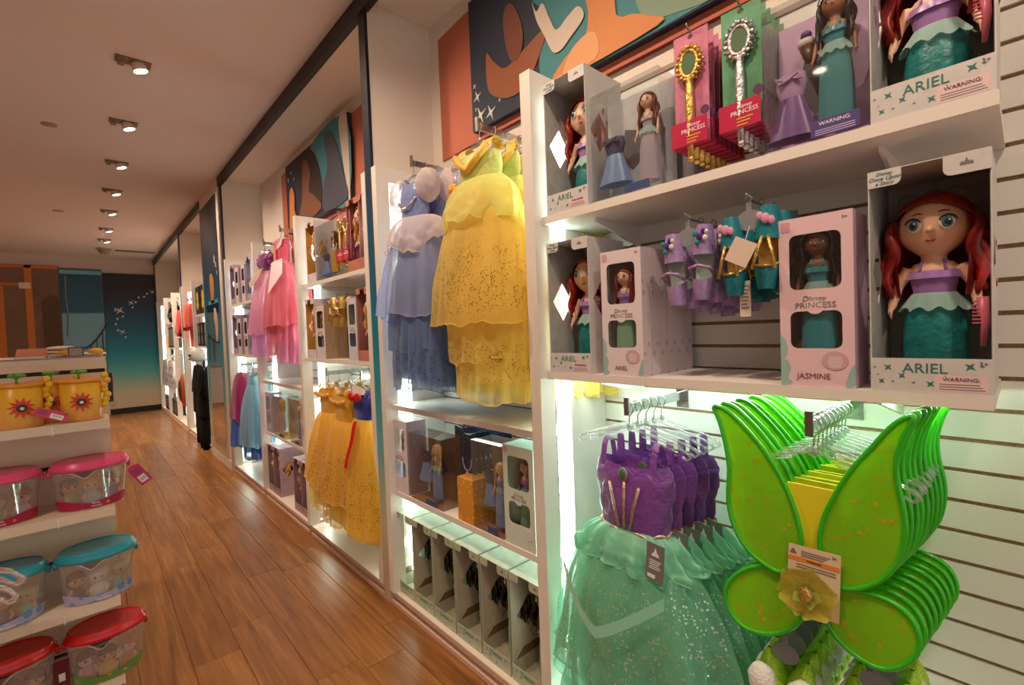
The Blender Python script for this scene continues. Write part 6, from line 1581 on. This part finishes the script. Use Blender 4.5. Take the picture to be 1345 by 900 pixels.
def hangtag(x, y, z, tilt):
    def f(t):
        tg_ = MB().prism([(-.022, -.085), (.022, -.085), (.022, 0), (0, .008), (-.022, 0)], -.0006, .0006).build('hang_tag', MAGT, t); tg_.location = (x, y, z); tg_.rotation_euler = (0, tilt, 0)
        MB().box(-.014, .012, -.0012, -.0007, -.075, -.045).build('barcode_patch', BAR, tg_)
        l = MB()
        for q in range(7): l.box(-.010+.003*q, -.0088+.003*q, -.0016, -.0013, -.068, -.052)
        for q in range(4): l.box(-.016, .014-.003*(q % 2), -.0012, -.0007, -.012-.007*q, -.0145-.007*q)
        tag(l.build('small_print', INKM, tg_), kind='stuff')
    return f
GY = 2.49
bp1 = bucket('pink-lidded clear bucket with purple tag, right end of its shelf', PINKL, BPK, 'pink-lidded buckets', (('Disney', .008), ('PRINCESS', .007)), True, hangtag(.128, -.03, .125, -.55)); bp1.location = (-.012, GY, .8725)
bp2 = dup(bp1, 'pink-lidded clear bucket at the left edge of the frame', (-.265, GY, .8725))
for c in list(bp2.children):
    if c.name.startswith('hang_tag'):
        for q in list(c.children): bpy.data.objects.remove(q)
        bpy.data.objects.remove(c)
bt1 = bucket('aqua-lidded clear bucket with a white and a mint figure', BLUL, BBL, 'aqua-lidded buckets', (('Disney', .007), ('FROZEN', .011))); bt1.location = (-.008, GY-.02, .5165); bt1.scale = (1.02, 1, 1.08)
bt2 = dup(bt1, 'aqua-lidded clear bucket behind the loose clear hangers', (-.265, GY-.02, .5165))
br1 = bucket('red-lidded clear bucket at the bottom right of the shelves', REDL, BGR, 'red-lidded buckets'); br1.location = (.005, GY-.03, .2055); br1.scale = (1.04, 1, 1.1)
br2 = dup(br1, 'red-lidded clear bucket at the bottom left corner', (-.258, GY-.03, .2055))
MINTT = mat('toy mint', (120, 190, 180), .45); LILT_ = mat('toy lilac', (170, 130, 190), .45); BLUT = mat('toy blue', (140, 180, 210), .45); YELT = mat('toy yellow', (226, 176, 40), .45); PINKT = mat('toy pink', (226, 140, 160), .45); ORGT = mat('toy orange', (226, 130, 60), .45)
FIG = [(BLUT, TOYS[0], HBLO), (LILT_, TOYS[0], mat('toy hair copper', (176, 84, 50), .5)), (mat('toy green', (120, 150, 70), .45), TOYS[2], HBRN), (TOYS[1], TOYS[1], TOYS[1]), (MINTT, TOYS[0], mat('toy hair cream', (226, 206, 160), .5)), (mat('toy plum', (90, 50, 90), .45), TOYS[0], HBRN), (YELT, TOYS[0], BLACK), (PINKT, TOYS[1], HBRN), (ORGT, TOYS[1], ORGT)]
def figs(cx, cy, z, sel, where):
    for k, i in enumerate(sel):
        b_, hd, hr_ = FIG[i]
        o = figure('%s figure in the %s' % (['left', 'middle', 'right'][k], where), b_, hd, hr_, .112); o.location = (cx-.062+.062*k, cy-.012-.016*(k % 2), z); o.rotation_euler = (0, 0, .3*(1-k))
figs(-.012, GY, .8765, (2, 0, 1), 'right pink-lidded bucket'); figs(-.265, GY, .8765, (0, 2, 1), 'left pink-lidded bucket')
figs(-.008, GY-.02, .5205, (5, 3, 4), 'right aqua-lidded bucket'); figs(-.265, GY-.02, .5205, (3, 5, 4), 'left aqua-lidded bucket')
figs(.005, GY-.03, .2095, (7, 6, 8), 'right red-lidded bucket'); figs(-.258, GY-.03, .2095, (8, 7, 6), 'left red-lidded bucket')
rtag = thing('swing_label', 'dark red folded label between the two red-lidded buckets', 'label', (-.128, GY-.03, .2055)); MB().box(-.022, .022, -.001, .001, 0, .11).build('label', mat('label wine', (110, 12, 26), .4), rtag); MB().box(-.008, .010, -.0016, -.0011, .03, .06).build('print_patch', BAR, rtag)
# yellow sun tubs
SUNT = zprint('sun tub yellow', [(1.21, (226, 160, 90)), (1.30, (240, 186, 60)), (1.37, (240, 176, 30))], 1.21, 1.37, .3); SUNR = mat('sun red', (214, 70, 30), .4); YB = mat('braid yellow', (236, 190, 40), .45); GRT = mat('topper green', (86, 176, 60), .45)
def suntub(label):
    t = thing('sun_tub', label, 'tub', (0, 0, 0), 0, 'yellow sun tubs')
    m = MB(); m.lathe([(.058, 0), (.060, .004), (.062, .145), (.058, .147)], 32); bd = m.build('tub', SUNT, t, True)
    m = MB(); m.lathe([(.064, .147), (.065, .149), (.065, .157), (.058, .160), (.001, .160)], 32); m.build('lid', mat('lid amber', (226, 150, 36), .3), t, True)
    pts = star(0, .075, .040, .55, 11, .2)
    m = MB(); n = len(pts); vs = []
    for x, z in pts: a = x/.0632; vs.append((.0632*math.sin(a), -.0632*math.cos(a), z))
    vs.append((0, -.0645, .075)); m.add(vs, [(i, (i+1) % n, n) for i in range(n)]); sn = m.build('sunburst', SUNR, t)
    m = MB(); m.ell((0, -.064, .075), (.014, .004, .014), 14, 8); m.build('medallion', mat('medallion', (60, 50, 70), .3), sn, True); m = MB(); m.ell((.001, -.0675, .073), (.006, .003, .006), 10, 6); m.build('pearl', BAR, sn, True)
    m = MB(); m.tube([(-.004, 0, .160), (-.004, 0, .178)], .004, 6); m.ell((-.004, 0, .183), (.014, .010, .006), 10, 6)
    m.build('topper_stem', GRT, t, True)
    for i in range(5):
        a = 2*PI*i/5; m = MB(); m.ell((-.004+.016*math.cos(a), .010*math.sin(a), .188), (.010, .008, .007), 8, 6); m.build('topper_leaf', GRT, t, True)
    m = MB()
    for i in range(7): m.ell((.072+.006*math.sin(i*1.9), -.014, .168-.019*i), (.012, .012, .013), 8, 6)
    m.build('braid', YB, t, True)
    return t
s0 = suntub('yellow sun tub at the right end of the top gondola shelf'); s0.location = (-.025, GY-.01, 1.2125)
dup(s0, 'yellow sun tub second from the right on the top gondola shelf', (-.19, GY-.03, 1.2125), .15); dup(s0, 'yellow sun tub behind, between the two front tubs', (-.105, GY+.055, 1.2125), -.1); 
mt = thing('price_booklet', 'magenta tag with barcode lying against the yellow sun tubs', 'tag', (-.108, 2.385, 1.225)); b_ = MB().box(-.045, .045, -.0008, .0008, -.022, .022).build('tag', MAGT, mt); b_.rotation_euler = (-.9, .45, 0); b_.location = (0, 0, .03)
MB().box(.0, .036, -.0014, -.0009, -.016, .006).build('barcode_patch', BAR, b_)
l = MB()
for q in range(8): l.box(.006+.0035*q, .0075+.0035*q, -.0019, -.0015, -.010, .002)
for q in range(4): l.box(-.040, -.006-.005*(q % 2), -.0014, -.0009, .012-.007*q, .0145-.007*q)
tag(l.build('small_print', INKM, b_), kind='stuff')
# folded shirts and ticket frames on top of the gondola
TEEW = mat('shirt white', (228, 218, 206), .8, bump=.2); TEEY = mat('shirt print yellow', (224, 166, 56), .7)
for k, (x, y, lb) in enumerate(((-.09, 3.0, 'folded white shirts with yellow print on the gondola, left of the small dark sign'), (.018, 2.98, 'folded white shirts with amber print at the right end of the gondola'))):
    t = thing('folded_shirts', lb, 'shirts', (x, y, 1.4505))
    for q in range(2 - k if k else 3):
        m = MB(); m.ell((0, 0, .011+.016*q), (.055-.002*q, .10, .010), 16, 8); m.v = [(max(-.05, min(.05, px)), py, pz) for px, py, pz in m.v]; m.build('shirt', TEEW, t, True)
    m = MB(); m.ell((.012, -.07, .022), (.028, .035, .017), 12, 8); m.build('print', TEEY, t, True)
tf = thing('tabletop_sign', 'small dark sign between the shirt stacks on the gondola top', 'sign', (-.037, 2.86, 1.4505)); MB().box(-.026, .026, 0, .004, 0, .046).build('frame', mat('frame dark', (80, 62, 62), .4), tf); MB().box(-.021, .021, -.0012, -.0001, .006, .040).build('card', mat('frame card', (160, 148, 150), .5), tf)
tf = thing('display_tray', 'small salmon pink box at the left of the gondola top', 'box', (-.185, 2.95, 1.4505)); MB().prism([(-.05, 0), (.05, 0), (.06, .045), (-.04, .045)], 0, .1).build('box', mat('salmon', (226, 150, 126), .6), tf); MB().box(-.045, .045, -.002, -.0002, .002, .010).build('ticket', BAR, tf)
tr = tag(MB().box(-.6, .045, 2.66, 2.70, 1.4505, 1.456).build('ticket_rail', mat('rail lilac grey', (150, 140, 150), .4)), 'thin dark rail along the front of the gondola top', 'rail')
bx = thing('hanging_toy', 'small dark and orange toy at the far right side of the gondola', 'toy', (.0582, 2.86, 1.24)); MB().box(0, .022, -.03, .03, 0, .13).build('card', mat('toy card dark', (50, 36, 40), .5), bx); MB().box(.0221, .026, -.02, .02, .06, .12).build('orange_face', ORGT, bx); m = MB(); m.ell((.018, 0, -.015), (.016, .02, .016), 8, 6); m.build('bauble', CLEAR, bx, True); m = MB(); m.tube([(-.002, 0, .12), (.01, 0, .126), (.014, 0, .12)], .003, 6); m.build('hook', STEEL, bx)
# loose clear hangers on an arm at the lower left
lh = thing('loose_hanger_arm', 'steel arm at the left edge holding loose clear hangers', 'display arm', (-.40, 2.0, .90)); m = MB(); m.tube([(0, .61, 0), (0, .02, 0), (0, 0, .02)], .006, 8); m.build('bar', STEEL, lh, True); MB().box(-.03, .03, .606, .6185, -.05, .05).build('plate', STEEL, lh)
LHP = clear('rose hanger plastic', (250, 236, 236), .8, .05, body=.18, bcol=(236, 214, 214))
for k in range(5):
    t = thing('clothes_hanger', 'loose clear hanger at the left edge, %s from the front' % ORD[k], 'hanger', (-.40, 2.015+.05*k, .90), .0, 'loose clear hangers at the left edge')
    m = MB(); m.tube([(-.014, 0, -.004)] + [(.018*math.sin(a), 0, -.008+.018*math.cos(a)) for a in (-.9, -.4, .1, .6, 1.1, 1.6, 2.2)] + [(.002, 0, -.034), (0, 0, -.06)], .002, 6); m.build('hook', STEEL, t, True)
    m = MB()
    for s in (-1, 1): m.tube([(0, 0, -.055), (s*.06, 0, -.06), (s*.14, 0, -.078), (s*.19, 0, -.102), (s*.213, 0, -.13), (s*.21, 0, -.145), (s*.195, 0, -.148), (s*.185, 0, -.135), (s*.165, 0, -.118), (s*.11, 0, -.095), (s*.05, 0, -.082), (0, 0, -.078)], .0055, 8)
    m.build('shoulder_bar', LHP, t, True)
    t.location.z -= .002; t.rotation_euler = (0, .08*math.sin(k*2.1), .06*math.sin(k*1.7))
bpy.context.view_layer.update()
